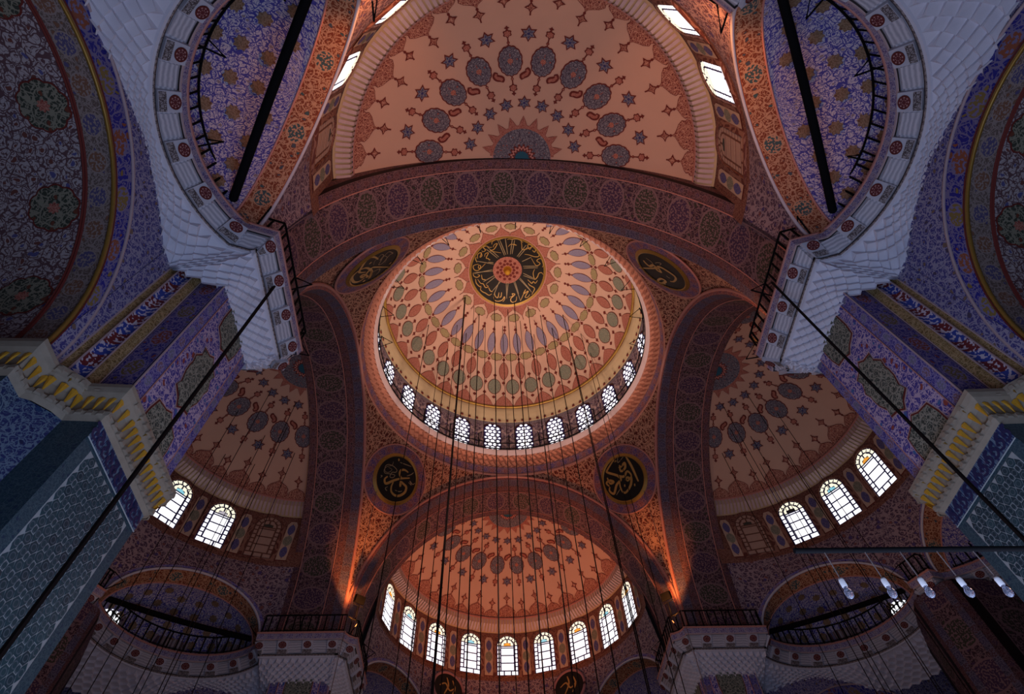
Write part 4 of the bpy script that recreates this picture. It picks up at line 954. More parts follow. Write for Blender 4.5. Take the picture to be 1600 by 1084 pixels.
for t in range(TIERS):
    f1 = (t+1)/TIERS; ph = t % 2; last = t == TIERS-1
    edge = [muq_pt(i, f1, .115, ph, .045) for i in range(ns+1)]        # zigzag ledge
    low = [muq_pt(i, f1, .085, ph, -.06+(.04 if (i+ph) % 2 else 0)) for i in range(ns+1)]     # riser under it
    for i in range(ns):
        if (i+t) % 2 == 0:
            mb.face([prev[i], prev[i+1], edge[i]]); mb.face([prev[i+1], edge[i+1], edge[i]])
        else:
            mb.face([prev[i], prev[i+1], edge[i+1]]); mb.face([prev[i], edge[i+1], edge[i]])
        mb.face([edge[i], edge[i+1], low[i+1], low[i]])
    prev = low
CP.append(('stalactite_facets', mb.mesh('stalactite_facets', ['muq'])))
# frieze blocks: veined panels and brackets with rosettes
BR_ = []; PER = 1.14
def block(s0, s1, o0, z0, o1, z1, h, mi_top=0):
    """a slab lying on the sloping frieze between path lengths s0..s1"""
    mb = MB(); a, b = at(s0, o0), at(s1, o0); c, d = at(s0, o1), at(s1, o1)
    v = [Vector((a.x, a.y, z0)), Vector((b.x, b.y, z0)), Vector((d.x, d.y, z1)), Vector((c.x, c.y, z1))]
    sl = Vector((o1-o0, 0, z1-z0)).normalized()
    n2 = (v[0]-v[3]); ax = (v[1]-v[0]); nn = ax.cross(n2).normalized()
    ctr = sum(v, Vector())/4
    if nn.z > 0: nn = -nn
    f = [p+nn*h for p in v]
    mb.face(f, [(0, 0), (s1-s0, 0), (s1-s0, .5), (0, .5)])
    for i in range(4): mb.face([v[i], v[(i+1) % 4], f[(i+1) % 4], f[i]], [(0, 0), (.3, 0), (.3, .1), (0, .1)])
    return mb, f, nn
nper = int(LT/PER); s_off = (LT-nper*PER)/2
fr_items = []
for q in range(nper):
    s0 = s_off+q*PER
    smid = s0+.25
    mb, f, nn = block(s0+.54, s0+PER-.06, .12, 17.20, .42, 16.90, .035); fr_items.append(('marble_panel', mb.mesh('marble_panel', ['veined']), None))
    mb, f, nn = block(s0, s0+.48, .06, 17.29, .42, 16.87, .13)
    br = mb.mesh('bracket', ['marble'])
    subs = []
    X = (f[1]-f[0]).normalized(); Y = nn.cross(X); c1 = (f[0]*.70+f[3]*.30+f[1]*.70+f[2]*.30)/2
    m2 = MB(); m2.face([tuple(c1+nn*.02+X*.165*cos(2*pi*i/20)+Y*.135*sin(2*pi*i/20)) for i in range(20)], [(.2*cos(2*pi*i/20), .2*sin(2*pi*i/20)) for i in range(20)])
    m2.tube([c1+nn*.02+X*.165*cos(2*pi*i/20)+Y*.135*sin(2*pi*i/20) for i in range(20)], .018, 4, 1, True); 
    for w_ in range(8):
        a_ = 2*pi*w_/8
        for r0_, r1_, ww_ in ((.25, .55, .18), (.60, .88, .26)):
            pt = lambda r_, b_: tuple(c1+nn*.026+X*.165*r_*cos(b_)+Y*.135*r_*sin(b_))
            m2.face([pt(r0_, a_), pt((r0_+r1_)/2, a_+ww_), pt(r1_, a_), pt((r0_+r1_)/2, a_-ww_)], None, 2)
    subs.append(('rosette', m2.mesh('rosette', ['darkred', 'maroon', 'petal'])))
    m3 = MB(); g0 = [f[0].lerp(f[3], .64), f[1].lerp(f[2], .64), f[2], f[3]]; cc = sum(g0, Vector())/4
    m3.face([cc+(p-cc)*.92+nn*.012 for p in g0], [(0, 0), (.5, 0), (.5, .25), (0, .25)]); subs.append(('leaf_panel', m3.mesh('leaf_panel', ['leafpanel'])))
    fr_items.append(('bracket', br, subs))
gl = ['white stalactite gallery cornice of the far right pier, in deep shade at the lower right', 'white stalactite gallery cornice of the far left pier, in deep shade at the lower left', 'white stalactite gallery cornice with dark red rosettes curving round the near left pier', 'white stalactite gallery cornice with dark red rosettes curving round the near right pier']
rlab = ['black iron gallery railing above the far right pier', 'black iron gallery railing above the far left pier', 'black iron gallery railing on the white cornice of the near left pier', 'black iron gallery railing on the white cornice of the near right pier']
mb = MB(); mb.box((0, 0, .45), ((.024, 0, 0), (0, .024, 0), (0, 0, .45))); BAL = mb.mesh('baluster', ['iron'])
mb = MB(); mb.tube([(0, 0, .95), (-.62, 0, .48), (0, 0, .02)], .026, 5); BRK = mb.mesh('lamp_bracket', ['iron'])
rp = MB(); rp.tube([tuple(at(LT*i/320, .12))[:2]+(18.58,) for i in range(321)], .035, 5); rp.tube([tuple(at(LT*i/320, .12))[:2]+(17.80,) for i in range(321)], .022, 4)
RAILM = rp.mesh('rail', ['iron'])
nb = int(LT/.37)
for k in range(4):
    o = tag(empty('gallery_cornice', RZ(k)), gl[k], 'cornice', 'gallery cornices of the piers')
    for nme, me in CP: put(nme, me, o)
    for nme, me, subs in fr_items:
        q = put(nme, me, o)
        for sn, sm in (subs or []): put(sn, sm, q)
    r = tag(empty('gallery_railing', RZ(k)), rlab[k], 'railing', 'gallery railings')
    put('rail', RAILM, r)
    for i in range(nb):
        p = at((i+.5)*LT/nb, .12); put('baluster', BAL, r, Matrix.Translation((p.x, p.y, 17.66)))
    for i in range(17):
        s = (i+.5)*LT/17; p = at(s, .10); p2 = at(s, 1.0); a = atan2((p2-p).y, (p2-p).x)
        put('lamp_bracket', BRK, r, Matrix.Translation((p.x, p.y, 17.66)) @ Matrix.Rotation(a, 4, 'Z'))

# ================================================================== PIERS
ZC0, ZC1 = 10.28, 10.78        # gilt capital
def slab(pts, z0, z1, inset=0):
    pass
def vface(mb, p, q, z0, z1, mi=0, uo=0.0):
    L = hypot(q[0]-p[0], q[1]-p[1]); h = L/2
    mb.face([(p[0], p[1], z0), (q[0], q[1], z0), (q[0], q[1], z1), (p[0], p[1], z1)], [(z0, -h), (z0, h), (z1, h), (z1, -h)], mi)
C0, C1, C2 = (8.70, 8.76), (8.70, 9.04), (8.70, 10.90)
C3, C4, C5 = (8.70, 11.30), (9.38, 11.33), (9.50, 11.55)
C6, C7, C8, C9 = (9.74, 11.78), (9.93, 11.86), (9.93, 12.33), (12.33, 12.33)
def mir(p): return (p[1], p[0])
def pier_parts(zb, zt):
    out = []
    def both(name, p, q, mat, z0=zb, z1=zt, push=0.0):
        for f in (lambda w: w, mir):
            mb = MB(); vface(mb, f(p), f(q), z0, z1); out.append((name, mb.mesh(name, [mat]), None))
    return out, both
parts, both = pier_parts(ZC1-.35, 16.95)
both('main_panel', C1, C2, 'bluepanel'); both('oval_border', C0, C1, 'ovalband'); both('oval_border', C2, C3, 'ovalband')
both('medallion_border', C3, C4, 'redmedband')
both('jamb', C7, C8, 'bluevault' if False else 'blueflower'); both('jamb_side', C8, C9, 'blueflower')
mb = MB(); vface(mb, C0, mir(C0), ZC1-.35, 16.95); parts.append(('chamfer', mb.mesh('chamfer', ['ovalband']), None))
for f in (lambda w: w, mir):
    for p, q, nm, mt, bul in ((C4, C5, 'gilt_moulding', 'goldbar', .05), (C5, C6, 'twisted_colonnette', 'colonnette', .10), (C6, C7, 'gilt_moulding', 'goldbar', .05)):
        P, Q = Vector(f(p)), Vector(f(q)); mid = (P+Q)/2; d = Q-P; nrm = Vector((-d.y, d.x)).normalized()
        if nrm.dot(Vector((0, 0))-mid) < 0: nrm = -nrm
        rows = []
        for i in range(7):
            w = P.lerp(Q, i/6)+nrm*bul*sin(pi*i/6); rows.append([(w.x, w.y, ZC1-.35), (w.x, w.y, 16.95)])
        mb = MB(); L = d.length; mb.grid(rows, lambda i, j: ((10.4, 16.95)[j], L*(i/6-.5))); parts.append((nm, mb.mesh(nm, [mt], True), None))
    for c in (C3, C4, C5, C6, C7):
        mb = MB(); w = f(c); mb.tube([(w[0]-.005, w[1]-.005, ZC1-.35), (w[0]-.005, w[1]-.005, 16.9)], .022, 5); parts.append(('pale_bead', mb.mesh('pale_bead', ['lilac']), None))
    for c in (C1, C2):
        mb = MB(); w = f(c); mb.tube([(w[0], w[1], ZC1-.35), (w[0], w[1], 16.9)], .018, 4); parts.append(('pale_bead', mb.mesh('pale_bead', ['rose']), None))
# cartouches on the main panel, pointed star-lobed shapes
def cart(big):
    if big: return [(0, 1.12), (.16, .95), (.46, .86), (.40, .62), (.56, .34), (.50, .10), (.52, -.06), (.50, -.30), (.40, -.60), (.46, -.84), (.16, -.95), (0, -1.12)]
    return [(0, .95), (.20, .80), (.55, .70), (.62, .30), (.62, -.30), (.55, -.70), (.20, -.80), (0, -.95)]
for f in (0, 1):
    for zc, big in ((11.15, False), (13.30, True), (15.65, False)):
        P = cart(big); full = P+[(-x, y) for x, y in P[1:-1][::-1]]
        for sc, e, mt in ((1.07, .015, 'lilac'), (1.03, .022, 'maroon'), (.97, .03, 'cartouche')):
            mb = MB(); pts = []
            for x, y in full:
                a, b = 8.7-e, 9.97+x*sc*.98
                pts.append(((a, b) if f == 0 else (b, a))+(min(zc+y*sc*.92, 16.5),))
            c = ((8.7-e, 9.97) if f == 0 else (9.97, 8.7-e))+(zc,)
            mb.grid([[c]*len(pts), pts], lambda i, j: (full[j % len(full)][0]*i, full[j % len(full)][1]*i), 0, True); parts.append(('cartouche' if mt == 'cartouche' else 'cartouche_rim', mb.mesh('cartouche', [mt]), None))
# gilt capital: corbelled rows along the pier outline
OUT = [C0, C2, C3, C4, C5, C6, C7, C8, (12.33, 12.33)]
CAPP = [mir(p) for p in OUT[1:]][::-1]+[(8.75, 8.75)]+OUT[1:]
CAPP = [mir(p) for p in [C0, C2, C3, C4, C5, C6, C7, C8, (12.33, 12.33)]][::-1]+[C0, C2, C3, C4, C5, C6, C7, C8, (12.33, 12.33)]
def simp_normals(P):
    nn = normals(P); c = Vector((11.0, 11.0))
    k = len(P)//2
    if Vector(nn[k]).dot(Vector(P[k])-c) < 0: nn = [(-x, -y) for x, y in nn]
    return nn
CN = simp_normals(CAPP); CA = [0]
for a, b in zip(CAPP, CAPP[1:]): CA.append(CA[-1]+hypot(b[0]-a[0], b[1]-a[1]))
def cap_at(s, o):
    s = min(max(s, 0), CA[-1]-1e-6); i = max(j for j in range(len(CA)-1) if CA[j] <= s); f = (s-CA[i])/(CA[i+1]-CA[i])
    p = (CAPP[i][0]+CN[i][0]*o, CAPP[i][1]+CN[i][1]*o); q = (CAPP[i+1][0]+CN[i+1][0]*o, CAPP[i+1][1]+CN[i+1][1]*o)
    d = Vector((q[0]-p[0], q[1]-p[1], 0)).normalized()
    return Vector((p[0]+(q[0]-p[0])*f, p[1]+(q[1]-p[1])*f, 0)), d
def cap_grid(pr, mt, nm, sc=1):
    mb = MB(); L = [0]
    for (o0, z0), (o1, z1) in zip(pr, pr[1:]): L.append(L[-1]+hypot(o1-o0, z1-z0))
    mb.grid([[(CAPP[i][0]+CN[i][0]*o, CAPP[i][1]+CN[i][1]*o, z) for i in range(len(CAPP))] for o, z in pr], lambda i, j: (CA[j], L[i]-L[-1]/2)); return (nm, mb.mesh(nm, [mt]), None)
cap = [cap_grid([(.0, 10.08), (.09, 10.16), (.12, 10.24), (.05, 10.34), (.10, 10.54), (.25, 10.66), (.30, 10.76), (.30, 10.86), (.0, 10.88)], 'niche', 'capital_core')]
TEETH = []
npit = int(CA[-1]/.185)
for i in range(npit):
    s = (i+.5)*CA[-1]/npit; p, d = cap_at(s, 0); q, _ = cap_at(s, .3); nr = (q-p).normalized()
    def tooth(z0, z1, o0, o1, w, mat, nm):
        m = MB(); a = p+nr*o0; b = p+nr*o1
        tip = a+Vector((0, 0, z0)); up = b+Vector((0, 0, z1)); back = p+nr*(o0-.08)+Vector((0, 0, z1-.02))
        l = up-d*w; r = up+d*w; ridge = a.lerp(b, .55)+nr*.05+Vector((0, 0, z0+(z1-z0)*.6))
        m.face([tip, l, ridge]); m.face([tip, ridge, r]); m.face([l, up+nr*.03, ridge]); m.face([up+nr*.03, r, ridge]); m.face([l, back, r, up+nr*.03])
        return (nm, m.mesh(nm, [mat]), None)
    TEETH.append(tooth(10.24, 10.58, .10, .21, .070, 'gold', 'gilt_drop'))
    for oo, zz, w, h in ((.115, 10.22, .075, .13), (.29, 10.74, .07, .12)):
        m = MB(); c = p+nr*oo+Vector((0, 0, zz)); e_ = [c-d*w*.9-Vector((0, 0, h/2)), c+d*w*.9-Vector((0, 0, h/2)), c+d*w*.9+Vector((0, 0, h*.3)), c+Vector((0, 0, h*.6)), c-d*w*.9+Vector((0, 0, h*.3))]
        g_ = [q_+nr*.05+(c-q_)*.25 for q_ in e_]; m.face(g_)
        for t_ in range(5): m.face([e_[t_], e_[(t_+1) % 5], g_[(t_+1) % 5], g_[t_]])
        TEETH.append(('niche', m.mesh('niche', ['niche']), None))
    if i % 2 == 0: TEETH.append(tooth(10.62, 10.74, .24, .30, .04, 'golddull', 'gilt_bud'))
cap += TEETH
# tiled shaft
shaft = []
def sface(nm, p, q, mat, z0=0.0, z1=10.12):
    for f in (lambda w: w, mir):
        mb = MB(); vface(mb, f(p), f(q), z0, z1); shaft.append((nm, mb.mesh(nm, [mat]), None))
sface('tile_face', C0, C3, 'tilebody'); sface('tile_face', C3, C4, 'tilebody'); sface('tile_corner', C4, C7, 'tileborder'); sface('tile_border', C7, C8, 'tileleaf'); sface('tile_face', C8, C9, 'tilebody')
mb = MB(); vface(mb, C0, mir(C0), 0, 10.12); shaft.append(('tile_corner', mb.mesh('tile_corner', ['tileborder']), None))
TW, TH = .225, .335
def hexa(rx, ry, flat=True): return [(rx*cos(pi/3*i), ry*sin(pi/3*i)) for i in range(6)]
def tile_me(nm, poly, dep=.006, b=.012):
    mb = MB(); inn = [(x*.96, y*.96) for x, y in poly]; n = len(poly)
    mb.face([(x, y, dep) for x, y in inn], [(x, y) for x, y in inn])
    for i in range(n): j = (i+1) % n; mb.face([(poly[i][0], poly[i][1], 0), (poly[j][0], poly[j][1], 0), (inn[j][0], inn[j][1], dep), (inn[i][0], inn[i][1], dep)], [(.09, 0)]*4)
    return mb, mb.mesh(nm, ['tile'])
hx = [(.100*cos(pi/3*i), .108*sin(pi/3*i)) for i in range(6)]
hmb, HEX = tile_me('hexagonal_tile', hx)
loz = [(0, .157), (.060, .066), (.060, -.066), (0, -.157), (-.060, -.066), (-.060, .066)]
lmb, LOZ = tile_me('lozenge_tile', loz)
sq = [(.042, 0), (.028, .060), (-.028, .060), (-.042, 0), (-.028, -.060), (.028, -.060)]
smb, SQ = tile_me('small_tile', sq)
def tile_face_mat(a, sign):   # local x along face (+b), local y up, local z toward nave, at plane x=a
    return Matrix(((0, 0, -1, a), (1, 0, 0, 0), (0, 1, 0, 0), (0, 0, 0, 1)))
piern = ['far right pier, only its shaded top below the gallery in view', 'far left pier, only its shaded top below the gallery in view', 'near left pier with blue tiled shaft and violet painted upper faces', 'near right pier with blue tiled shaft and violet painted upper faces']
for k in range(4):
    pr_ = tag(empty('pier', RZ(k)), piern[k], 'pier', 'piers carrying the great arches')
    for nme, me, _ in parts+shaft: put(nme, me, pr_)
    cp_ = tag(empty('capital', RZ(k)), ['grey and gilt stalactite capital of the far right pier', 'grey and gilt stalactite capital of the far left pier', 'grey stalactite capital with golden drops on the near left pier', 'grey stalactite capital with golden drops on the near right pier'][k], 'capital', 'gilt pier capitals')
    for nme, me, _ in (cap if k >= 2 else cap[:1]): put(nme, me, cp_)
    if k < 2: continue
    # tiles: the face that looks into the nave (a = 8.8 on one side, mirrored on the other)
    side = 0 if k == 3 else 1
    side = 1 - (1 if k == 2 else 0)
    # k=2: nave-facing face at x=-8.8 is quadrant face a=8.8 ; k=3: x=8.8 is quadrant face b=8.8
    useb = (k == 3)
    def fm(u, z, e):   # face coordinate u (distance along), height z, proud e
        return (u, 8.7-e, z) if useb else (8.7-e, u, z)
    def fmat(u, z):
        if useb: return Matrix(((1, 0, 0, u), (0, 0, -1, 8.7), (0, 1, 0, z), (0, 0, 0, 1)))
        return Matrix(((0, 0, -1, 8.7), (1, 0, 0, u), (0, 1, 0, z), (0, 0, 0, 1)))
    mb = MB(); u0, u1 = 8.95, 11.10; zt = 9.62
    mb.face([fm(u0+.09, 0.5, .006), fm(u1-.09, .5, .006), fm(u1-.09, zt-.02, .006), fm(u0+.09, zt-.02, .006)], [(0, 0), (0, 2), (9, 2), (9, 0)]); put('white_grout', mb.mesh('white_grout', ['tilegrout']), pr_)
    nU = int((u1-u0)/TW); far = MB(); small = MB(); cnt = 0
    du = (u1-u0-nU*TW)/2
    for r in range(int((zt-.5)/TH)):
        z = zt-.12-TH*r
        if z < .8: break
        for c in range(nU+1):
            u = u0+du+TW*c
            if u0+.08 < u < u1-.08:
                if cnt < 260 and z > 2.0: put('hexagonal_tile', HEX, pr_, fmat(u, z) @ Matrix.Translation((0, 0, .008))); cnt += 1
                else:
                    m4 = fmat(u, z) @ Matrix.Translation((0, 0, .008))
                    for f, uvs in zip(hmb.f, hmb.u): small.face([m4 @ Vector(hmb.v[i]) for i in f], uvs)
                m4 = fmat(u, z-TH/2) @ Matrix.Translation((0, 0, .008))
                for f, uvs in zip(smb.f, smb.u): small.face([m4 @ Vector(smb.v[i]) for i in f], uvs)
            u2 = u+TW/2
            if u0+.04 < u2 < u1-.04:
                m4 = fmat(u2, z-TH/2) @ Matrix.Translation((0, 0, .008))
                for f, uvs in zip(lmb.f, lmb.u): small.face([m4 @ Vector(lmb.v[i]) for i in f], uvs)
    q = put('small_tiles', small.mesh('small_tiles', ['tile']), pr_); q['kind'] = 'stuff'
    # scrolling navy frieze under the capital
    fz = MB()
    for i in range(11):
        uu = 8.86+.235*i
        A, B = ribbon_pts([(-.10, -.10), (.02, -.13), (.10, -.04), (.02, .05), (-.05, 0), (0, -.05)], .075)
        fz.grid([[fm(uu+p.x, 9.88+p.y, .03) for p in A], [fm(uu+p.x, 9.88+p.y, .03) for p in B]])
        A, B = ribbon_pts([(.0, .04), (.06, .12), (.15, .13)], .10); fz.grid([[fm(uu+p.x, 9.88+p.y, .032) for p in A], [fm(uu+p.x, 9.88+p.y, .032) for p in B]])
    mb = MB(); mb.face([fm(8.76, 9.70, .012), fm(11.30, 9.70, .012), fm(11.30, 10.10, .012), fm(8.76, 10.10, .012)]); put('frieze_ground', mb.mesh('frieze_ground', ['tileborder']), pr_)
    put('scroll_frieze', fz.mesh('scroll_frieze', ['navyscroll']), pr_)
    mb = MB(); vv = [fm(8.76, 9.68, .02), fm(11.30, 9.68, .02)]; mb.tube(vv, .014, 4); put('white_line', mb.mesh('white_line', ['tilegrout']), pr_)

# ================================================================== AISLE WALLS with deep arches (two per quadrant)
AW, AC, AZ = 9.96, 16.42, 11.0           # wall plane, arch centre along the wall, springing
R1, H1, R0, H0 = 4.45, 5.02, 4.06, 4.20
def aarc(S, H, n=40): return [(AC-S*cos(pi*i/n), AZ+H*sin(pi*i/n)) for i in range(n+1)]
WP = []
a1 = aarc(R1, H1); a0 = aarc(R0, H0); L = [0]
for p, q in zip(a1, a1[1:]): L.append(L[-1]+hypot(q[0]-p[0], q[1]-p[1]))
mb = MB(); mb.grid([[(AW, b, z) for b, z in a1], [(AW, b, z) for b, z in a0]], lambda i, j: (L[j], (.33, -.33)[i])); WP.append(('blue_arch_border', mb.mesh('blue_arch_border', ['bigband'])))
mb = MB(); top = [(b if abs(b-AC) < R1 else b, 16.95) for b, z in a1]
mb.grid([[(AW, b, z) for b, z in a1], [(AW, b, 16.95) for b, z in a1]], lambda i, j: (a1[j][0], (a1[j][1], 16.95)[i])); WP.append(('spandrel', mb.mesh('spandrel', ['blueflower'])))
mb = MB(); mb.tube([(AW-.02, b, z) for b, z in a1], .04, 5); WP.append(('pale_line', mb.mesh('pale_line', ['lilac'], True)))
mb = MB(); mb.tube([(AW-.02, b, z) for b, z in a0], .05, 5); mb.tube([(AW-.035, b, z) for b, z in aarc(R0+.07, H0+.09)], .02, 5, 1); WP.append(('tan_moulding', mb.mesh('tan_moulding', ['golddull', 'maroon'], True)))
mb = MB(); vface(mb, (AW, AC+R1), (AW, 22.0), 9.0, 16.95); vface(mb, (AW, 22), (14.5, 22), 9.0, 16.95); WP.append(('end_pier', mb.mesh('end_pier', ['blueflower'])))
D1, D2 = .62, 4.2
mb = MB(); mb.grid([[(AW+.0, b, z) for b, z in a0], [(AW+D1, b, z) for b, z in a0]], lambda i, j: (L[j]*.9, (.39, -.39)[i])); WP.append(('soffit_border', mb.mesh('soffit_border', ['tanband'])))
mb = MB(); mb.grid([[(AW+D1, b, z) for b, z in a0], [(AW+D2, b, z) for b, z in a0]], lambda i, j: (L[j]*.9, (0, D2-D1)[i])); WP.append(('soffit_field', mb.mesh('soffit_field', ['field'])))
mb = MB(); mb.grid([[(AW+D2, b, z) for b, z in a0], [(AW+D2, b, z) for b, z in aarc(1.0, 1.2)]], lambda i, j: (L[j]*.9, i*3)); WP.append(('far_lunette', mb.mesh('far_lunette', ['field'])))
mb = MB()
for d in (D1, D1-.06): mb.tube([(AW+d, b+(AC-b)*.004, z-.012) for b, z in a0], .03, 4)
WP.append(('maroon_line', mb.mesh('maroon_line', ['maroon'])))
# lobed medallions on the soffit
MEDM = []
for t in range(5):
    th = rad(21+31*t)
    for sc, e, mt in ((1.0, .02, 'maroon'), (.93, .03, 'medgreen'), (.25, .04, 'brick')):
        po = lobes(.58*sc, .57*sc, 10, .09, 60) if sc > .3 else lobes(.58*sc, .57*sc, 8, .35, 48)
        rows = []
        for f in (.001, .5, 1):
            row = []
            for x, y in po:
                tt = th+y*f/4.15; row.append((AW+1.22+x*f, AC-(R0-e)*cos(tt), AZ+(H0-e)*sin(tt)))
            rows.append(row)
        mb = MB(); mb.grid(rows, lambda i, j: (po[j % len(po)][0]*(.001, .5, 1)[i], po[j % len(po)][1]*(.001, .5, 1)[i]), 0, True)
        MEDM.append(('lobed_medallion' if mt == 'medgreen' else 'medallion_detail', mb.mesh('lobed_medallion', [mt])))
def mirror_mat(): return Matrix(((0, 1, 0, 0), (1, 0, 0, 0), (0, 0, 1, 0), (0, 0, 0, 1)))
an = {(2, 0): 'left, with dark lobed medallions on its soffit', (3, 1): 'right, with dark lobed medallions on its soffit'}
cnt = 0
pos_a = {(0, 0): 'far right corner, facing the right half dome', (0, 1): 'far right corner, facing the far half dome', (1, 0): 'far left corner, facing the far half dome', (1, 1): 'far left corner, facing the left half dome', (2, 1): 'near left corner, hidden behind the near left pier', (3, 0): 'near right corner, hidden behind the near right pier'}
for k in range(4):
    for mface in (0, 1):
        lab = an.get((k, mface)) or pos_a[(k, mface)]
        if (k, mface) in ((2, 1), (3, 0)): continue
        m = RZ(k) @ (mirror_mat() if mface else Matrix.Identity(4))
        if mface:   # a mirrored copy needs real mirrored meshes
            o = tag(empty('aisle_arch', RZ(k)), 'deep blue bordered aisle arch, '+lab, 'arch', 'aisle arches beside the piers')
        else: o = tag(empty('aisle_arch', RZ(k)), 'deep blue bordered aisle arch, '+lab, 'arch', 'aisle arches beside the piers')
        items = WP+(MEDM if (k, mface) in an else [])
        for nme, me in items:
            if mface:
                key = me.name+'_m'
                if key not in PMESH:
                    m2 = me.copy(); m2.transform(mirror_mat()); m2.flip_normals(); PMESH[key] = m2
                me = PMESH[key]
            put(nme, me, o)

# ================================================================== outer shell: floor and far aisle walls
mb = MB(); mb.face([(-27, -27, 0), (27, -27, 0), (27, 27, 0), (-27, 27, 0)], [(-27, -27), (27, -27), (27, 27), (-27, 27)])
tag(put('floor', mb.mesh('floor', ['carpet'])), 'red carpeted floor of the hall', None, None, 'structure')
for k, nm in enumerate(('back', 'left_side', 'front', 'right_side')):
    mb = MB(); mb.face([(-27, 27, 0), (27, 27, 0), (27, 27, 46), (-27, 27, 46)]); o = put('wall_outer_%s' % nm, mb.mesh('wall_outer', ['stone']), None, RZ(k)); tag(o, 'plain outer aisle wall, %s' % nm.replace('_', ' '), None, None, 'structure')

# ================================================================== cables, lamps, bulbs
CI, CD = Vector((-1.5241, -18.2522, 1.6)), None
def hang(name, x, y, z0, z1, r, label, mat='cable', group=None):
    mb = MB(); n = max(2, int((z1-z0)/6)); mb.tube([(x, y, z0+(z1-z0)*i/n) for i in range(n+1)], r, 5)
    return tag(put(name, mb.mesh(name, [mat])), label, 'cable', group)
hang('hanging_cable', -7.81, -10.78, 3.2, 17.75, .045, 'thick dark cable dropping from the near left gallery past the gilt capital')
hang('hanging_cable', 7.50, -10.76, 3.2, 17.75, .040, 'thick dark cable dropping from the near right gallery past the tiled pier')
def zdome(x, y):
    r = hypot(x, y); return DC+sqrt(max(0, DR*DR-r*r))-.02
CAB = [(-3.3, 2.0, .055), (-5.2, 5.6, .02), (-4.6, 5.2, .03), (-3.9, 3.9, .02), (-3.2, 4.6, .025), (-2.6, 2.8, .02), (-2.2, 3.4, .03), (-1.7, 4.2, .02), (-1.0, 2.2, .03), (-.3, 4.4, .02), (0.1, 3.2, .025), (.6, 2.6, .03), (1.1, 4.0, .02), (1.7, 2.9, .03), (2.2, 4.8, .02), (2.7, 3.4, .025), (3.6, 4.1, .03), (4.4, 3.0, .03), (5.0, 4.9, .03), (5.7, 3.8, .02), (-6.0, 3.2, .025), (6.3, 4.6, .02)]
ORD = 'first second third fourth fifth sixth seventh eighth ninth tenth eleventh twelfth thirteenth fourteenth fifteenth sixteenth seventeenth eighteenth nineteenth twentieth twenty-first twenty-second'.split()
def seen_u(x, y, z=16):
    v = SC.camera.matrix_world.inverted() @ Vector((x, y, z)); return v.x/-v.z
CAB.sort(key=lambda c: seen_u(c[0], c[1]))
for i, (x, y, r) in enumerate(CAB):
    lab = ('thickest dark cable hanging from the central dome, %s from the left' if r > .05 else 'thin dark lamp cable hanging from the central dome, %s from the left') % ORD[i]
    hang('hanging_cable', x, y, 6.5, zdome(x, y), r, lab, 'cable', 'lamp cables hanging from the central dome')
for s in (-1, 1):
    lst = [(s*x, y) for x, y in ((13.2, 3.6), (13.9, 1.4), (14.4, 3.9), (15.6, 2.2), (16.3, 4.3), (12.8, 5.0), (14.9, 5.2), (12.6, 2.2))]
    lst.sort(key=lambda c: seen_u(c[0], c[1]))
    for i, (x, y) in enumerate(lst):
        rr = hypot(abs(x)-SY, y); z = SZ+sqrt(max(0.1, SR*SR-rr*rr))-.02
        hang('hanging_cable', x, y, 6.5, z, .017, 'thin dark lamp cable hanging from the %s half dome, %s from the left' % ('left' if s < 0 else 'right', ORD[i]), 'cable', 'lamp cables of the %s half dome' % ('left' if s < 0 else 'right'))
# pale slack wire in front of each far pier
for s in (-1, 1):
    mb = MB(); mb.tube([(s*8.0, 6.9, 6.5), (s*8.0, 6.9, 18.5), (s*8.0, 6.9, 26.7)], .016, 4)
    tag(put('pale_wire', mb.mesh('pale_wire', ['wire'])), 'pale thin wire in front of the far %s pier gallery' % ('left' if s < 0 else 'right'), 'cable')
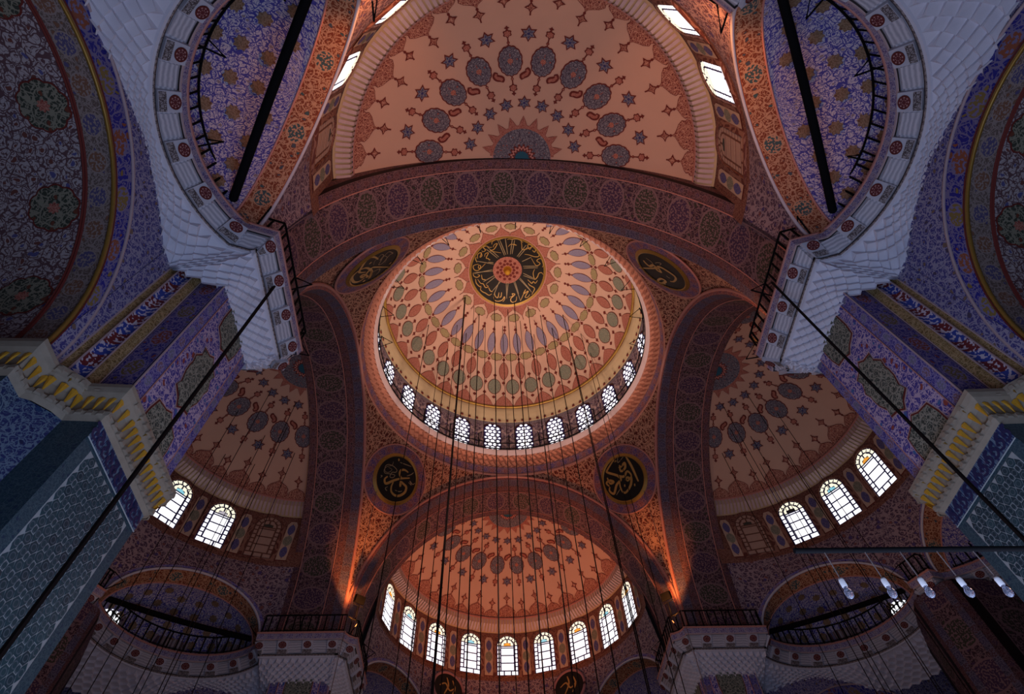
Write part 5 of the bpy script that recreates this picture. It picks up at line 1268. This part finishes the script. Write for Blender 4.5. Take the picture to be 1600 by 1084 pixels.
# floodlights at the feet of the far pendentives
for s in (-1, 1):
    f = tag(empty('floodlight', Matrix.Translation((s*7.95, 8.25, 19.75)) @ Matrix.Rotation(rad(-s*40), 4, 'Z')), 'small black floodlight under the orange lit foot of the far %s pendentive' % ('left' if s < 0 else 'right'), 'floodlight')
    mb = MB(); mb.box((0, 0, 0), ((.26, 0, 0), (0, .12, .05), (0, -.05, .18))); put('housing', mb.mesh('housing', ['iron']), f)
    mb = MB(); mb.tube([(-.29, 0, .02), (-.29, 0, -.34), (.29, 0, -.34), (.29, 0, .02)], .022, 5); put('yoke', mb.mesh('yoke', ['iron']), f)
    mb = MB(); mb.tube([(0, 0, -.34), (0, 0, -1.15)], .03, 5); put('post', mb.mesh('post', ['iron']), f)
# black lamp arm with five bare bulbs, lower right
ARMZ = 4.0
arm = tag(empty('chandelier_arm', Matrix.Translation((.5, -15.23, ARMZ))), 'black iron lamp arm crossing the lower right, bare bulbs hung below it', 'lamp')
mb = MB(); mb.tube([(0, .015, .0), (1.3, .015, .004), (2.6, .015, 0)], .018, 8); put('arm', mb.mesh('arm', ['iron'], True), arm)
def bulb_at(x, y, z, L, i):
    nm = ['leftmost of the five hanging bulbs', 'bulb hanging in front of the small bright window', 'middle of the five hanging bulbs', 'bulb second from the right, by the edge of the tiled pier', 'rightmost hanging bulb, against the blue tiles']
    b = tag(empty('hanging_bulb', Matrix.Translation((x, y, z))), 'clear bulb, '+nm[i], 'bulb', 'bare bulbs on the lamp arm')
    mb = MB(); mb.tube([(0, 0, 0), (0, 0, L)], .0035, 5); put('wire', mb.mesh('wire', ['wire']), b)
    mb = MB(); prof = [(r*.72, z*.72) for r, z in [(.005, 0), (.020, 0), (.024, -.02), (.024, -.075), (.020, -.085)]]
    revolve(mb, prof, -180, 180, 16); put('socket', mb.mesh('socket', ['porcelain'], True), b)
    mb = MB(); prof = [(r*.72, z*.72) for r, z in [(.016, -.085), (.020, -.10), (.032, -.125), (.034, -.15), (.026, -.175), (.012, -.188), (.001, -.192)]]
    revolve(mb, prof, -180, 180, 16); put('glass', mb.mesh('glass', ['glass'], True), b)
    mb = MB(); mb.tube([(-.008, 0, -.085), (-.004, 0, -.10), (.004, 0, -.10), (.008, 0, -.085)], .003, 4); put('filament', mb.mesh('filament', ['wire']), b)
for i, x in enumerate((.695, .967, 1.205, 1.457, 1.706)):
    bulb_at(x, -15.215, 3.788, .205, i)
